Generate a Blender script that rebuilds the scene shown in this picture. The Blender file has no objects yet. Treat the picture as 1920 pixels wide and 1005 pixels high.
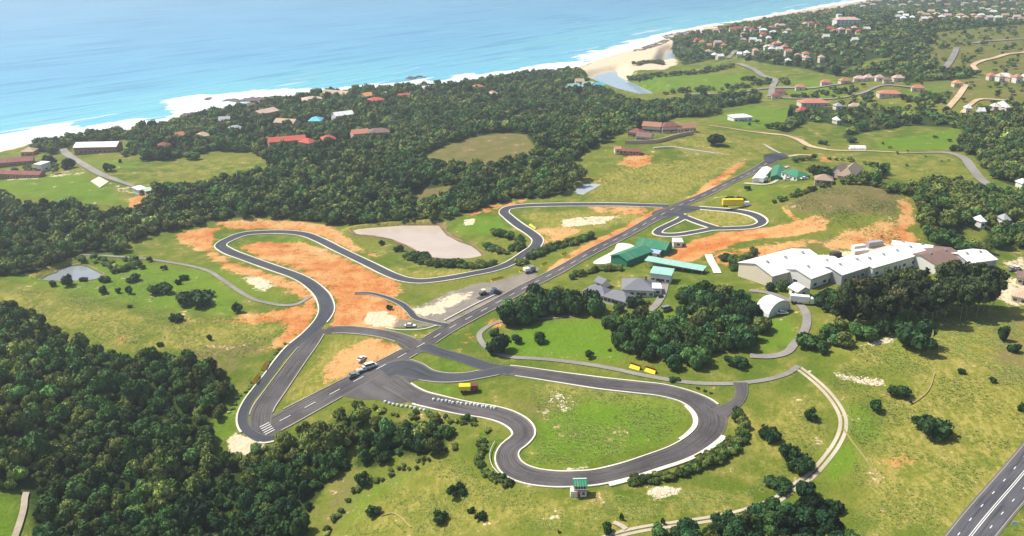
import bpy, math, random
import numpy as np
from mathutils import Vector, Matrix
random.seed(7); RNG = np.random.default_rng(7)
SC = bpy.context.scene
COL = SC.collection
# ------------------------------------------------------------ camera, sky, sun, exposure
CAM_H = 140.0; PITCH = math.radians(20.82); F = 1663.0
cd = bpy.data.cameras.new('camera'); cam = bpy.data.objects.new('camera', cd); COL.objects.link(cam)
cam.location = (0, 0, CAM_H); cam.rotation_euler = (math.pi/2 - PITCH, 0, 0)
cd.sensor_width = 36; cd.lens = F/1920*36; cd.clip_start = 1; cd.clip_end = 30000
SC.camera = cam
SUN_EL = math.radians(54); SUN_AZ = math.radians(-70)      # azimuth from +Y towards +X
sv = Vector((math.sin(SUN_AZ)*math.cos(SUN_EL), math.cos(SUN_AZ)*math.cos(SUN_EL), math.sin(SUN_EL)))
W = bpy.data.worlds.new('World'); SC.world = W; W.use_nodes = True
wn = W.node_tree; bg = wn.nodes['Background']
sky = wn.nodes.new('ShaderNodeTexSky'); sky.sky_type = 'NISHITA'; sky.sun_disc = False
sky.sun_elevation = SUN_EL; sky.sun_rotation = SUN_AZ; sky.air_density = 1.0; sky.dust_density = 1.5
wn.links.new(sky.outputs[0], bg.inputs[0]); bg.inputs[1].default_value = 0.105
ld = bpy.data.lights.new('sun', 'SUN'); ld.energy = 4.7; ld.angle = math.radians(0.5); ld.color = (1, 0.94, 0.82)
lo = bpy.data.objects.new('sun', ld); COL.objects.link(lo); lo.rotation_euler = sv.to_track_quat('Z', 'Y').to_euler()
lo.location = (0, 0, 300)
vs = SC.view_settings; vs.view_transform = 'Standard'; vs.look = 'None'; vs.exposure = 0.5; vs.gamma = 1
SC.cycles.max_bounces = 5; SC.cycles.diffuse_bounces = 2; SC.cycles.volume_bounces = 0
SC.cycles.transparent_max_bounces = 4; SC.cycles.use_denoising = True
# ------------------------------------------------------------ geometry of the ground
SEA = -22.0
CP, SP = math.cos(PITCH), math.sin(PITCH)
def rays(px, py):
    a = (np.asarray(px, float)-960)/F; b = (502.5-np.asarray(py, float))/F
    return np.stack([a, CP + b*SP, -SP + b*CP], -1)
def plane(pts, z):                                          # photo points -> ground plan at level z
    p = np.asarray(pts, float); d = rays(p[:, 0], p[:, 1]); t = (z-CAM_H)/d[:, 2]
    return np.stack([d[:, 0]*t, d[:, 1]*t], -1)
def sdf(P, poly):                                           # signed distance, negative inside
    P = np.asarray(P, float); poly = np.asarray(poly, float)
    d2 = np.full(len(P), 1e18); ins = np.zeros(len(P), bool)
    A = poly; B = np.roll(poly, -1, 0)
    for (ax, ay), (bx, by) in zip(A, B):
        ex, ey = bx-ax, by-ay; wx, wy = P[:, 0]-ax, P[:, 1]-ay
        t = np.clip((wx*ex+wy*ey)/(ex*ex+ey*ey+1e-12), 0, 1)
        d2 = np.minimum(d2, (wx-ex*t)**2+(wy-ey*t)**2)
        c = (ay > P[:, 1]) != (by > P[:, 1])
        if ey != 0: ins ^= c & (P[:, 0] < ex*(P[:, 1]-ay)/ey+ax)
    return np.where(ins, -1, 1)*np.sqrt(d2)
def sstep(a, b, x):
    t = np.clip((x-a)/(b-a), 0, 1); return t*t*(3-2*t)
COASTPX = [(-300,360),(-120,312),(0,284),(70,266),(150,256),(250,241),(325,226),(345,214),(400,204),(480,191),(560,177),
 (640,169),(740,163),(850,156),(920,146),(1000,136),(1085,126),(1110,116),(1160,101),(1210,86),(1270,63),(1330,51),(1400,39),
 (1470,26),(1540,15),(1620,2),(1720,-18),(1850,-40),(2050,-62)]
COAST = plane(COASTPX, SEA)
LAND = np.vstack([COAST, [[4000, COAST[-1][1]+900], [6000, 2000], [6000, -1500], [-3000, -1500], [-3000, COAST[0][1]-700]]])
def P0(x, y): return plane([(x, y)], 0)[0]
BUMPS = [(P0(*c), r, a) for c, r, a in [((150,850),70,-20),((330,980),48,-12),((700,350),110,-9),((280,420),70,-6),((520,470),35,3),
 ((1235,255),75,11),((1600,392),42,15),((1850,700),55,7),((1190,160),120,-10),((1740,70),260,30),((1850,180),130,12),((1640,118),90,8),
 ((250,330),60,3),((1340,800),50,-2),((900,980),40,-3),((1560,960),35,-5),((880,280),55,6),((760,440),45,-3)]]
FLAT = []
def H0(x, y):
    P = np.stack([np.ravel(x), np.ravel(y)], -1).astype(float)
    s = -sdf(P, LAND)
    z = np.where(s > 0, 22*(1-np.exp(-np.maximum(s, 0)/210)), np.maximum(-7, s*0.05))
    k = 1-np.exp(-np.maximum(s, 0)/110)
    for (c, r, a) in BUMPS:
        z = z + a*k*np.exp(-((P[:, 0]-c[0])**2+(P[:, 1]-c[1])**2)/(2*r*r))
    z = z + k*(0.7*np.sin(P[:, 0]/31+1.3)*np.cos(P[:, 1]/37)+0.35*np.sin(P[:, 0]/13+P[:, 1]/17))
    return SEA + z
def H(x, y):
    z = H0(x, y); P = np.stack([np.ravel(x), np.ravel(y)], -1).astype(float)
    for poly, zl, rim in FLAT:
        lo_, hi_ = poly.min(0)-rim-1, poly.max(0)+rim+1
        m = np.all((P > lo_) & (P < hi_), 1)
        if m.any():
            d = sdf(P[m], poly); w = 1-sstep(0, rim, d)
            zz = z[m]*(1-w)+zl*w - 0.9*(1-sstep(-2.5, 0.6, d))
            z[m] = zz
    return z
def U(pts, hf=None):                                        # photo points -> points on the ground
    hf = hf or H
    p = np.atleast_2d(np.asarray(pts, float)); d = rays(p[:, 0], p[:, 1])
    n = len(p); a = np.full(n, 120.0); ts = 120*1.03**np.arange(0, 116)
    A, B = np.full(n, 120.0), np.full(n, 3600.0)
    for rnd in range(4):
        T = np.tile(ts, (n, 1)) if rnd == 0 else A[:, None]+(B-A)[:, None]*np.linspace(0, 1, 25)[None]
        X, Y, Z = (d[:, i:i+1]*T for i in range(3))
        under = (CAM_H+Z) < hf(X.ravel(), Y.ravel()).reshape(T.shape); under[:, 0] = False; under[:, -1] = True
        j = under.argmax(1); r = np.arange(n); A, B = T[r, j-1], T[r, j]
    return np.stack([d[:, 0]*B, d[:, 1]*B], -1)
def Uz(pts):
    q = U(pts); return np.column_stack([q, H(q[:, 0], q[:, 1])])
def mpp(px, py):                                            # metres that one photo pixel spans, across the view
    q = U([(px, py)])[0]; z = float(H(q[0], q[1])[0]); return ((q[1]*CP+(CAM_H-z)*SP))/F
POND_BROWN = [(657,432),(700,427),(760,423),(823,418),(838,436),(862,447),(884,452),(897,460),(906,468),(880,475),(840,478),(800,476),(770,462),(735,450),(700,444),(668,442)]
POND_SMALL = [(76,520),(90,512),(106,507),(110,500),(125,497),(150,495),(165,499),(182,508),(192,513),(183,520),(160,523),(120,523)]
POND_BASIN = [(1069,361),(1098,339),(1130,341),(1093,366)]
LAGOON = [(1250,97),(1262,92),(1268,110),(1282,121),(1262,126),(1240,128),(1246,114)]
RIVER = [(1106,149),(1122,139),(1156,131),(1160,143),(1184,154),(1208,165),(1234,178),(1214,186),(1176,176),(1136,162)]
for pl, rim, dz in ((POND_BROWN, 9, -0.8), (POND_SMALL, 7, -0.6), (POND_BASIN, 5, -0.4), (LAGOON, 14, 0), (RIVER, 14, 0)):
    w = U(pl, H0)
    zl = float(np.mean(H0(w[:, 0], w[:, 1])))+dz
    if pl in (LAGOON, RIVER): zl = SEA+0.7; w = plane(pl, zl)
    FLAT.append((w, zl, rim))
def spline(pts, step=1.5, closed=False):                    # Catmull-Rom through ground points, resampled
    P = np.asarray(pts, float); n = len(P)
    if n == 2: Q = np.linspace(P[0], P[1], 40)
    else:
        ext = np.vstack([P[-1], P, P[0], P[1]]) if closed else np.vstack([2*P[0]-P[1], P, 2*P[-1]-P[-2]])
        Q = []
        for i in range(n if closed else n-1):
            a, b, c, d = ext[i:i+4]
            # centripetal parameters keep tight bends from looping
            t = np.linspace(0, 1, 24, endpoint=False)[:, None]
            k = np.linalg.norm(c-b, axis=0)
            k0 = max(np.linalg.norm(b[:2]-a[:2]), 1e-6)**.5; k1 = max(np.linalg.norm(c[:2]-b[:2]), 1e-6)**.5; k2 = max(np.linalg.norm(d[:2]-c[:2]), 1e-6)**.5
            m1 = (c-b)+k1*((b-a)/k0-(c-a)/(k0+k1)); m2 = (c-b)+k1*((d-c)/k2-(d-b)/(k1+k2))
            Q.append((2*b-2*c+m1+m2)*t**3+(-3*b+3*c-2*m1-m2)*t**2+m1*t+b)
        Q.append(P[:1] if closed else P[-1:]); Q = np.vstack(Q)
    s = np.r_[0, np.cumsum(np.linalg.norm(np.diff(Q[:, :2], axis=0), axis=1))]
    m = max(2, int(s[-1]/step)+1); u = np.linspace(0, s[-1], m)
    return np.column_stack([np.interp(u, s, Q[:, k]) for k in range(Q.shape[1])]), u
# ------------------------------------------------------------ object helpers
def mesh_from(name, V, faces, mat=None, attrs=None):
    """V (N,3); faces: list of index tuples or an (M,3)/(M,4) array; attrs: {name: per-point array (N,) or (N,4)}"""
    me = bpy.data.meshes.new(name); V = np.ascontiguousarray(V, np.float32)
    if isinstance(faces, np.ndarray):
        k = faces.shape[1]; lt = np.full(len(faces), k, np.int32); idx = np.ascontiguousarray(faces, np.int32).ravel()
    else:
        lt = np.array([len(f) for f in faces], np.int32); idx = np.array([i for f in faces for i in f], np.int32)
    me.vertices.add(len(V)); me.vertices.foreach_set('co', V.ravel())
    me.loops.add(len(idx)); me.loops.foreach_set('vertex_index', idx)
    me.polygons.add(len(lt)); me.polygons.foreach_set('loop_start', np.r_[0, np.cumsum(lt)[:-1]].astype(np.int32))
    me.polygons.foreach_set('loop_total', lt)
    for k, v in (attrs or {}).items():
        v = np.asarray(v, np.float32)
        if v.ndim == 1: at = me.attributes.new(k, 'FLOAT', 'POINT'); at.data.foreach_set('value', v)
        else: at = me.attributes.new(k, 'FLOAT_COLOR', 'POINT'); at.data.foreach_set('color', np.ascontiguousarray(v).ravel())
    me.update(calc_edges=True); me.shade_flat()
    if mat: me.materials.append(mat)
    return me
def link(name, me, parent=None, loc=(0,0,0), rz=0.0):
    o = bpy.data.objects.new(name, me); COL.objects.link(o); o.location = loc; o.rotation_euler = (0, 0, rz)
    if parent: o.parent = parent
    return o
def tag(o, label=None, cat=None, group=None, kind=None):
    for k, v in (('label', label), ('category', cat), ('group', group), ('kind', kind)):
        if v: o[k] = v
    return o
def thing(name, label, cat, loc, rz=0.0, group=None):
    return tag(link(name, None, None, loc, rz), label, cat, group)
def copy_tree(root, loc, rz=None, label=None):              # a copy of a thing, its parts and their sub-parts
    def rec(o, par):
        c = o.copy(); COL.objects.link(c)
        if par: c.parent = par
        for ch in list(o.children): rec(ch, c)
        return c
    r = rec(root, None); r.location = loc
    if rz is not None: r.rotation_euler = (0, 0, rz)
    if label: r['label'] = label
    return r
class MB:
    def __init__(s): s.v = []; s.f = []
    def poly(s, pts): n = len(s.v); s.v += [tuple(p) for p in pts]; s.f.append(tuple(range(n, n+len(pts)))); return s
    def box(s, x0, x1, y0, y1, z0, z1):
        n = len(s.v); s.v += [(x, y, z) for z in (z0, z1) for x, y in ((x0,y0),(x1,y0),(x1,y1),(x0,y1))]
        s.f += [tuple(n+i for i in q) for q in ((3,2,1,0),(4,5,6,7),(0,1,5,4),(1,2,6,5),(2,3,7,6),(3,0,4,7))]; return s
    def prism(s, prof, x0, x1, axis='x'):                   # profile in (y,z) swept along x (or (x,z) along y)
        n = len(s.v); k = len(prof)
        for t in (x0, x1): s.v += [((t, a, b) if axis == 'x' else (a, t, b)) for a, b in prof]
        s.f += [(n+i, n+(i+1) % k, n+k+(i+1) % k, n+k+i) for i in range(k)]
        s.f += [tuple(n+i for i in range(k))[::-1], tuple(n+k+i for i in range(k))]; return s
    def cyl(s, a, b, r0, r1=None, n=10):
        r1 = r0 if r1 is None else r1; a, b = Vector(a), Vector(b); d = (b-a).normalized()
        u = d.orthogonal().normalized(); w = d.cross(u); i0 = len(s.v)
        for p, r in ((a, r0), (b, r1)): s.v += [tuple(p+(u*math.cos(2*math.pi*i/n)+w*math.sin(2*math.pi*i/n))*r) for i in range(n)]
        s.f += [(i0+i, i0+(i+1) % n, i0+n+(i+1) % n, i0+n+i) for i in range(n)]
        s.f += [tuple(i0+i for i in range(n))[::-1], tuple(i0+n+i for i in range(n))]; return s
    def mesh(s, name, mat): return mesh_from(name, np.array(s.v, float), s.f, mat)
    def build(s, name, mat, parent=None, loc=(0,0,0), rz=0.0): return link(name, s.mesh(name, mat), parent, loc, rz)
# ------------------------------------------------------------ materials
def newmat(name):
    m = bpy.data.materials.new(name); m.use_nodes = True; nt = m.node_tree; return m, nt, nt.nodes['Principled BSDF']
def N(nt, t, **kw):
    n = nt.nodes.new('ShaderNode'+t)
    for k, v in kw.items(): setattr(n, k, v)
    return n
def noise(nt, scale, detail=4, rough=.6, vec=None, obj=True):
    n = N(nt, 'TexNoise'); n.inputs['Scale'].default_value = scale; n.inputs['Detail'].default_value = detail; n.inputs['Roughness'].default_value = rough
    if vec is None:
        tc = N(nt, 'TexCoord'); vec = tc.outputs['Object']
    nt.links.new(vec, n.inputs['Vector']); return n.outputs['Fac']
def math_(nt, op, a, b=None, c=None, clamp=False):
    n = N(nt, 'Math', operation=op); n.use_clamp = clamp
    for i, v in enumerate((a, b, c)):
        if v is None: continue
        if isinstance(v, (int, float)): n.inputs[i].default_value = v
        else: nt.links.new(v, n.inputs[i])
    return n.outputs[0]
def mix(nt, fac, a, b, mode='MIX'):
    n = N(nt, 'MixRGB', blend_type=mode)
    for i, v in enumerate((fac, a, b)):
        if isinstance(v, (int, float)): n.inputs[i].default_value = v
        elif isinstance(v, tuple): n.inputs[i].default_value = (*v[:3], 1)
        else: nt.links.new(v, n.inputs[i])
    return n.outputs[0]
def ramp01(nt, v, a, b):
    n = N(nt, 'MapRange'); n.interpolation_type = 'SMOOTHSTEP'
    nt.links.new(v, n.inputs[0]); n.inputs[1].default_value = a; n.inputs[2].default_value = b; return n.outputs[0]
def attr(nt, name):
    n = N(nt, 'Attribute'); n.attribute_name = name; return n
def bump(nt, bs, h, strength, dist):
    b = N(nt, 'Bump'); b.inputs['Strength'].default_value = strength; b.inputs['Distance'].default_value = dist
    nt.links.new(h, b.inputs['Height']); nt.links.new(b.outputs[0], bs.inputs['Normal'])
_M = {}
def paint(name, col, rough=.7, var=.25, scale=1.2, spec=.3, metal=0.0, stripe=None):
    """plain weathered surface: base colour with worn, blotchy variation; stripe: (axis, period) corrugation bump"""
    if name in _M: return _M[name]
    m, nt, bs = newmat(name)
    f = noise(nt, scale, 6, .65); f2 = noise(nt, scale*.17, 3)
    k = math_(nt, 'MULTIPLY_ADD', math_(nt, 'ADD', f, f2), var, 1-var)
    c = mix(nt, 1.0, tuple(col), (1,1,1), 'MULTIPLY'); n = N(nt, 'VectorMath', operation='SCALE'); nt.links.new(c, n.inputs[0]); nt.links.new(k, n.inputs['Scale'])
    nt.links.new(n.outputs[0], bs.inputs['Base Color']); bs.inputs['Roughness'].default_value = rough
    bs.inputs['Specular IOR Level'].default_value = spec; bs.inputs['Metallic'].default_value = metal
    if stripe and stripe[1] > .8:                           # weathered sheet metal: streaks down the slope, sheet to sheet differences
        tcs = N(nt, 'TexCoord'); mps = N(nt, 'Mapping'); mps.inputs['Scale'].default_value = (1.1, .12, .3); nt.links.new(tcs.outputs['Object'], mps.inputs[0])
        st_ = noise(nt, 1.0, 4, .6, mps.outputs[0]); cc = mix(nt, math_(nt, 'MULTIPLY', ramp01(nt, st_, .42, .72), .38), n.outputs[0], (.30,.24,.19)); nt.links.new(cc, bs.inputs['Base Color'])
    if stripe:
        tc = N(nt, 'TexCoord'); sx = N(nt, 'SeparateXYZ'); nt.links.new(tc.outputs['Object'], sx.inputs[0])
        w = math_(nt, 'SINE', math_(nt, 'MULTIPLY', sx.outputs[stripe[0]], 6.283/stripe[1])); bump(nt, bs, w, .6, .06)
    _M[name] = m; return m
# ------------------------------------------------------------ ground sheet with its soil and grass patches
FOREST = {  # woods traced on the photo (ground outline)
 'valley': [(-80,570),(20,585),(80,605),(90,625),(150,655),(190,672),(230,680),(300,668),(335,665),(362,678),(415,708),(432,742),(415,775),(385,815),(392,862),(425,872),(470,852),(520,838),(560,820),(622,796),(668,770),(692,772),(690,800),(655,840),(640,862),(660,880),(625,895),(612,915),(600,938),(575,970),(560,1020),(540,1075),(70,1075),(50,960),(30,925),(0,915),(-90,910)],
 'valley_spur': [(708,800),(740,786),(770,802),(800,798),(846,816),(838,842),(795,858),(745,858),(700,882),(660,878),(668,842)],
 'belt': [(-60,385),(0,372),(40,384),(110,388),(240,403),(300,366),(400,346),(470,332),(518,322),(492,296),(470,286),(400,284),(305,301),(262,304),(270,290),(250,284),(235,262),(262,246),(335,232),(400,216),(480,200),(560,187),(640,176),(740,170),(850,163),(920,152),(1000,142),(1085,134),(1100,152),(1136,178),(1205,197),(1280,190),(1345,186),(1420,180),(1425,192),(1350,203),(1340,218),(1262,222),(1238,236),(1185,246),(1130,268),(1082,296),(1062,318),(1094,326),(1092,347),(1060,362),(1012,374),(970,372),(930,382),(880,400),(830,411),(790,419),(700,422),(640,423),(600,420),(540,412),(480,406),(420,411),(380,421),(330,432),(280,442),(238,456),(236,472),(190,477),(150,480),(115,493),(60,512),(0,522),(-60,530)],
 'coast': [(58,285),(75,271),(150,260),(235,248),(232,262),(140,268),(135,284),(100,290)],
 'east': [(1718,350),(1780,345),(1830,362),(1870,352),(1960,362),(1960,470),(1880,462),(1855,485),(1800,478),(1757,472),(1732,442),(1722,400)],
 'east_top': [(1800,236),(1830,208),(1860,204),(1960,204),(1960,352),(1900,350),(1868,338),(1845,318),(1822,290),(1792,282),(1802,256)],
 'suburb': [(1268,72),(1340,57),(1410,44),(1480,32),(1560,20),(1640,4),(1720,-14),(1960,-30),(1960,44),(1840,52),(1750,62),(1742,100),(1705,112),(1655,108),(1600,125),(1560,142),(1500,128),(1450,122),(1400,112),(1370,102),(1310,118),(1282,122),(1266,104),(1252,88)],
 'slope': [(1480,205),(1500,192),(1520,200),(1600,202),(1700,208),(1770,214),(1800,225),(1795,240),(1700,236),(1620,250),(1590,262),(1575,258),(1590,240),(1500,222)],
 'hills': [(1560,142),(1660,112),(1745,104),(1770,125),(1830,130),(1825,148),(1760,152),(1700,158),(1680,146),(1600,146)],
}
CLEARINGS = [[(780,302),(822,278),(880,257),(942,248),(990,251),(1012,278),(1000,300),(960,308),(900,315),(830,312)],
 [(760,382),(790,354),(842,346),(872,348),(860,362),(830,376),(790,392)],
 [(1798,430),(1850,424),(1860,440),(1850,462),(1810,466),(1795,450)], [(930,230),(985,206),(1040,203),(1035,214),(985,222),(940,240)]]
GROUND = [  # (channel, strength, soft edge in metres, outline on the photo); channels: dry lush orange sand brown under gravel
 ('O',1,4,[(330,440),(370,430),(420,425),(402,440),(395,465),(430,490),(500,510),(560,530),(585,550),(592,580),(585,610),(560,632),(545,620),(560,590),(575,565),(540,545),(470,520),(430,505),(400,490),(380,470),(340,455)]),
 ('O',.95,4,[(400,418),(480,410),(560,414),(620,425),(650,445),(700,480),(660,470),(600,440),(520,428),(440,430)]),
 ('O',.95,4,[(452,464),(490,452),(570,456),(620,473),(700,511),(750,532),(742,560),(690,548),(660,560),(640,600),(625,612),(632,570),(615,545),(565,508),(480,480)]),
 ('L',.6,5,[(470,448),(560,445),(572,456),(520,464),(480,462)]),
 ('D',.8,4,[(620,470),(700,508),(760,534),(735,545),(690,525),(640,500),(600,475)]),
 ('O',1,3,[(622,614),(632,560),(690,548),(752,575),(775,602),(722,618),(662,614)]),
 ('S',1,2,[(682,601),(690,586),(720,584),(744,595),(736,612),(702,613)]),
 ('G',1,3,[(790,602),(775,580),(850,545),(960,519),(1012,500),(1003,520),(930,562),(840,607)]),
 ('G',.7,2,[(735,612),(748,595),(775,600),(822,610),(770,618)]),
 ('S',.9,5,[(778,582),(840,556),(890,545),(870,562),(820,588),(795,598)]),
 ('O',1,4,[(604,700),(636,662),(690,634),(736,641),(746,654),(716,676),(650,704),(606,718)]),
 ('D',.75,3,[(515,775),(560,715),(620,640),(660,628),(735,640),(752,655),(690,690),(560,760)]),
 ('O',.95,2.5,[(1020,508),(1060,482),(1105,455),(1228,391),(1256,388),(1266,396),(1184,437),(1094,486),(1040,514)]),
 ('O',.85,2.5,[(1288,372),(1336,335),(1384,304),(1400,306),(1352,345),(1312,372)]),
 ('O',1,2.5,[(1262,470),(1292,455),(1352,436),(1482,420),(1500,412),(1530,404),(1556,414),(1546,430),(1500,441),(1402,450),(1332,474),(1290,490),(1240,491),(1212,488)]),
 ('O',.9,1.5,[(1463,387),(1480,395),(1502,412),(1490,419),(1470,399)]),
 ('O',.95,6,[(1545,455),(1590,432),(1650,418),(1695,420),(1745,468),(1700,462),(1610,468),(1560,468)]),
 ('O',.7,5,[(1330,480),(1400,462),(1500,448),(1540,452),(1480,470),(1400,492),(1345,500)]), ('O',.8,4,[(415,600),(470,592),(560,572),(590,585),(580,618),(555,640),(500,660),(540,610)]),
 ('O',1,4,[(1668,440),(1690,400),(1680,376),(1700,370),(1714,400),(1702,440),(1722,460),(1765,472),(1740,478),(1690,456),(1610,466),(1568,457),(1580,440),(1640,435)]),
 ('S',.75,4,[(1500,482),(1600,466),(1700,455),(1742,468),(1600,508),(1520,505)]),
 ('O',.8,4,[(1170,296),(1190,288),(1226,292),(1220,306),(1185,316),(1160,308)]),
 ('O',.95,3,[(238,400),(245,372),(262,366),(302,360),(306,371),(268,386),(258,402)]),
 ('O',.75,2.5,[(1100,386),(1232,388),(1202,403),(1122,400)]),
 ('O',.6,4,[(985,432),(1058,424),(1088,432),(1050,455),(1018,466),(1002,450)]),
 ('O',.7,3,[(1538,292),(1572,295),(1562,304),(1536,304)]),
 ('O',.7,3,[(1690,351),(1742,340),(1762,335),(1782,343),(1750,348),(1700,354)]),
 ('O',.6,3,[(880,395),(930,380),(990,372),(985,380),(920,398),(870,410)]),
 ('O',.5,4,[(340,600),(420,596),(470,588),(545,578),(570,590),(540,604),(470,605),(400,608)]),
 ('O',.55,2,[(218,630),(240,628),(240,638),(222,640)]),
 ('O',.6,2.5,[(1652,862),(1668,850),(1700,852),(1716,864),(1705,882),(1672,886)]),
 ('O',.6,2,[(1772,655),(1792,650),(1790,668),(1772,668)]),
 ('O',.45,5,[(820,645),(880,620),(930,595),(960,600),(930,615),(880,650),(840,660)]),
 ('S',.95,2,[(1214,922),(1240,911),(1276,918),(1260,932),(1230,938)]),
 ('S',.8,2,[(1563,699),(1600,705),(1656,711),(1662,724),(1632,724),(1600,717),(1570,708)]),
 ('S',.85,2,[(1612,648),(1640,640),(1676,629),(1673,641),(1640,650)]),
 ('S',.7,2,[(1490,692),(1520,690),(1534,697),(1510,702)]), ('S',.6,2,[(1488,745),(1516,740),(1518,748),(1492,752)]),
 ('S',1,2,[(430,852),(428,825),(445,815),(505,828),(452,856)]),
 ('S',.6,2.5,[(1018,745),(1050,735),(1068,740),(1050,748)]), ('S',.55,2.5,[(1056,770),(1068,757),(1086,760),(1078,778)]),
 ('S',.5,2.5,[(990,768),(1030,770),(1022,780)]), ('S',.5,2.5,[(1040,880),(1100,870),(1135,868),(1120,878),(1060,884)]),
 ('S',.9,1.5,[(870,412),(890,409),(889,421),(872,421)]),
 ('S',.7,3,[(1050,412),(1100,404),(1165,405),(1130,419),(1060,426)]),
 ('S',.6,3,[(450,520),(480,515),(520,535),(500,548),(470,540)]),
 ('S',.5,3,[(1030,985),(1058,962),(1050,990)]), ('S',.45,3,[(1015,972),(1050,965),(1055,985)]),
 ('S',.7,5,[(1885,520),(1940,520),(1940,575),(1890,575),(1860,545)]), ('S',.55,4,[(1880,490),(1920,480),(1960,500),(1900,520)]),
 ('D',.8,8,[(1600,605),(1700,600),(1930,575),(1960,830),(1800,1000),(1640,1000),(1620,860),(1660,760),(1700,690),(1620,690),(1560,660)]),
 ('D',.7,9,[(-60,540),(80,545),(200,582),(300,600),(520,588),(545,615),(480,660),(400,690),(300,668),(200,650),(120,620),(20,580),(-60,570)]),
 ('D',.75,8,[(1075,340),(1180,308),(1420,290),(1395,312),(1255,380),(1100,380)]),
 ('D',.4,9,[(250,330),(300,305),(470,288),(500,312),(400,335),(300,355),(240,385),(200,380)]),
 ('D',.8,4,[(1300,392),(1400,395),(1420,410),(1400,420),(1330,424),(1290,402)]),
 ('D',.55,7,[(620,1010),(760,880),(850,830),(905,900),(1000,930),(1180,930),(1400,910),(1480,860),(1560,800),(1500,740),(1430,800),(1380,960),(1150,1005)]),
 ('D',.7,5,[(1000,715),(1180,735),(1290,760),(1290,790),(1180,770),(1040,760)]),
 ('D',.6,4,[(1350,770),(1420,770),(1540,720),(1560,760),(1500,800),(1420,850),(1390,830)]),
 ('D',.7,5,[(640,478),(720,505),(800,505),(890,505),(850,517),(780,522),(700,495)]),
 ('D',.7,5,[(975,398),(1080,392),(1230,400),(1150,425),(1080,445),(1020,460),(1008,440)]),
 ('D',.5,6,[(1260,225),(1330,240),(1470,270),(1440,300),(1300,290),(1240,270)]),
 ('D',.4,8,[(1500,290),(1780,290),(1840,340),(1700,345),(1640,320),(1540,305)]),
 ('L',.9,8,[(1000,800),(1100,742),(1250,752),(1300,785),(1250,828),(1100,868),(1010,872)]),
 ('L',.85,5,[(850,430),(880,404),(940,408),(952,430),(905,442)]),
 ('L',.75,8,[(90,495),(250,488),(400,505),(450,560),(430,592),(300,580),(200,560),(60,532),(0,522)]),
 ('L',.9,6,[(930,640),(1000,605),(1140,598),(1175,680),(1000,672),(940,666)]),
 ('L',.8,5,[(1590,762),(1640,758),(1652,820),(1600,832)]), ('L',.85,5,[(1545,852),(1600,822),(1608,870),(1560,905),(1535,885)]),
 ('L',.9,8,[(1640,265),(1800,240),(1792,278),(1655,283)]), ('L',.8,8,[(1330,222),(1400,200),(1480,205),(1500,240),(1400,244)]),
 ('L',.7,9,[(1155,137),(1400,137),(1395,168),(1230,172)]), ('L',.8,6,[(385,835),(400,792),(440,762),(520,680),(546,628),(565,638),(500,702),(447,790),(440,822)]),
 ('L',.7,6,[(0,335),(60,330),(150,325),(200,350),(240,385),(150,378),(60,370),(-60,360)]), ('L',.6,5,[(160,300),(262,305),(240,320),(190,318)]),
 ('L',.7,6,[(-60,915),(30,925),(50,990),(20,1060),(-60,1060)]), ('L',.5,6,[(640,905),(760,870),(800,880),(700,950),(640,1010)]),
 ('L',.6,4,[(400,510),(470,520),(540,560),(500,568),(440,540)]), ('L',.6,5,[(150,640),(175,620),(180,650),(220,660),(160,660)]),
 ('L',.7,4,[(1430,590),(1480,590),(1500,640),(1440,660),(1420,640)]), ('L',.7,4,[(1220,575),(1250,570),(1275,600),(1270,625),(1240,600)]),
 ('L',.7,5,[(1580,640),(1680,610),(1660,630),(1560,670)]), ('L',.55,6,[(1660,470),(1720,480),(1700,690),(1660,690)]),
 ('L',.7,8,[(1480,150),(1560,148),(1600,175),(1500,190)]), ('L',.6,5,[(1700,170),(1780,150),(1800,160),(1730,190)]),
 ('L',.5,4,[(1400,340),(1450,345),(1440,375),(1395,370)]), ('L',.6,4,[(1540,312),(1640,312),(1640,325),(1560,322)]),
 ('L',.6,4,[(755,718),(860,725),(900,735),(860,742),(790,738)]), ('L',.5,3,[(800,668),(860,680),(905,692),(820,698)]),
 ('B',1,6,[(1475,382),(1540,350),(1600,345),(1685,362),(1690,400),(1600,402),(1500,400)]), ('B',.6,6,[(1320,485),(1480,455),(1560,440),(1600,460),(1500,475),(1400,500)]),
 ('B',1,2.5,[(650,431),(700,423),(760,419),(826,414),(845,434),(866,444),(900,457),(915,468),(885,479),(840,482),(795,480),(735,455),(690,448),(660,445)]), ('B',.8,8,CLEARINGS[0]), ('B',.8,8,CLEARINGS[1]), ('B',.7,8,CLEARINGS[3]),
 ('B',.45,20,[(1750,62),(1960,44),(1960,200),(1800,200),(1720,160),(1700,120)]), ('B',.5,6,[(700,785),(720,770),(760,790),(720,810),(680,840)]),
 ('B',.6,6,[(330,660),(480,640),(520,640),(430,700)]), ('B',.5,6,[(600,960),(640,900),(760,860),(800,870),(680,920),(620,990)]),
 ('B',.5,5,[(960,745),(1040,745),(1010,790),(985,800)]), ('B',.6,5,[(1850,600),(1920,590),(1940,720),(1860,720)]),
 ('B',.5,5,[(560,835),(520,845),(440,875),(430,862),(510,830)]),
 ('S',1,6,[(1085,128),(1112,116),(1163,101),(1212,86),(1272,63),(1332,51),(1360,48),(1300,70),(1256,88),(1250,100),(1264,106),(1272,120),(1246,130),(1200,131),(1152,139),(1112,146)]),
 ('S',.7,7,[(325,226),(345,214),(400,204),(480,191),(560,177),(562,181),(482,197),(402,211),(348,224),(330,232)]),
 ('S',.7,10,[(1400,39),(1470,26),(1540,15),(1620,2),(1720,-18),(1735,-12),(1640,10),(1560,23),(1480,34),(1410,46)]),
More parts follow.
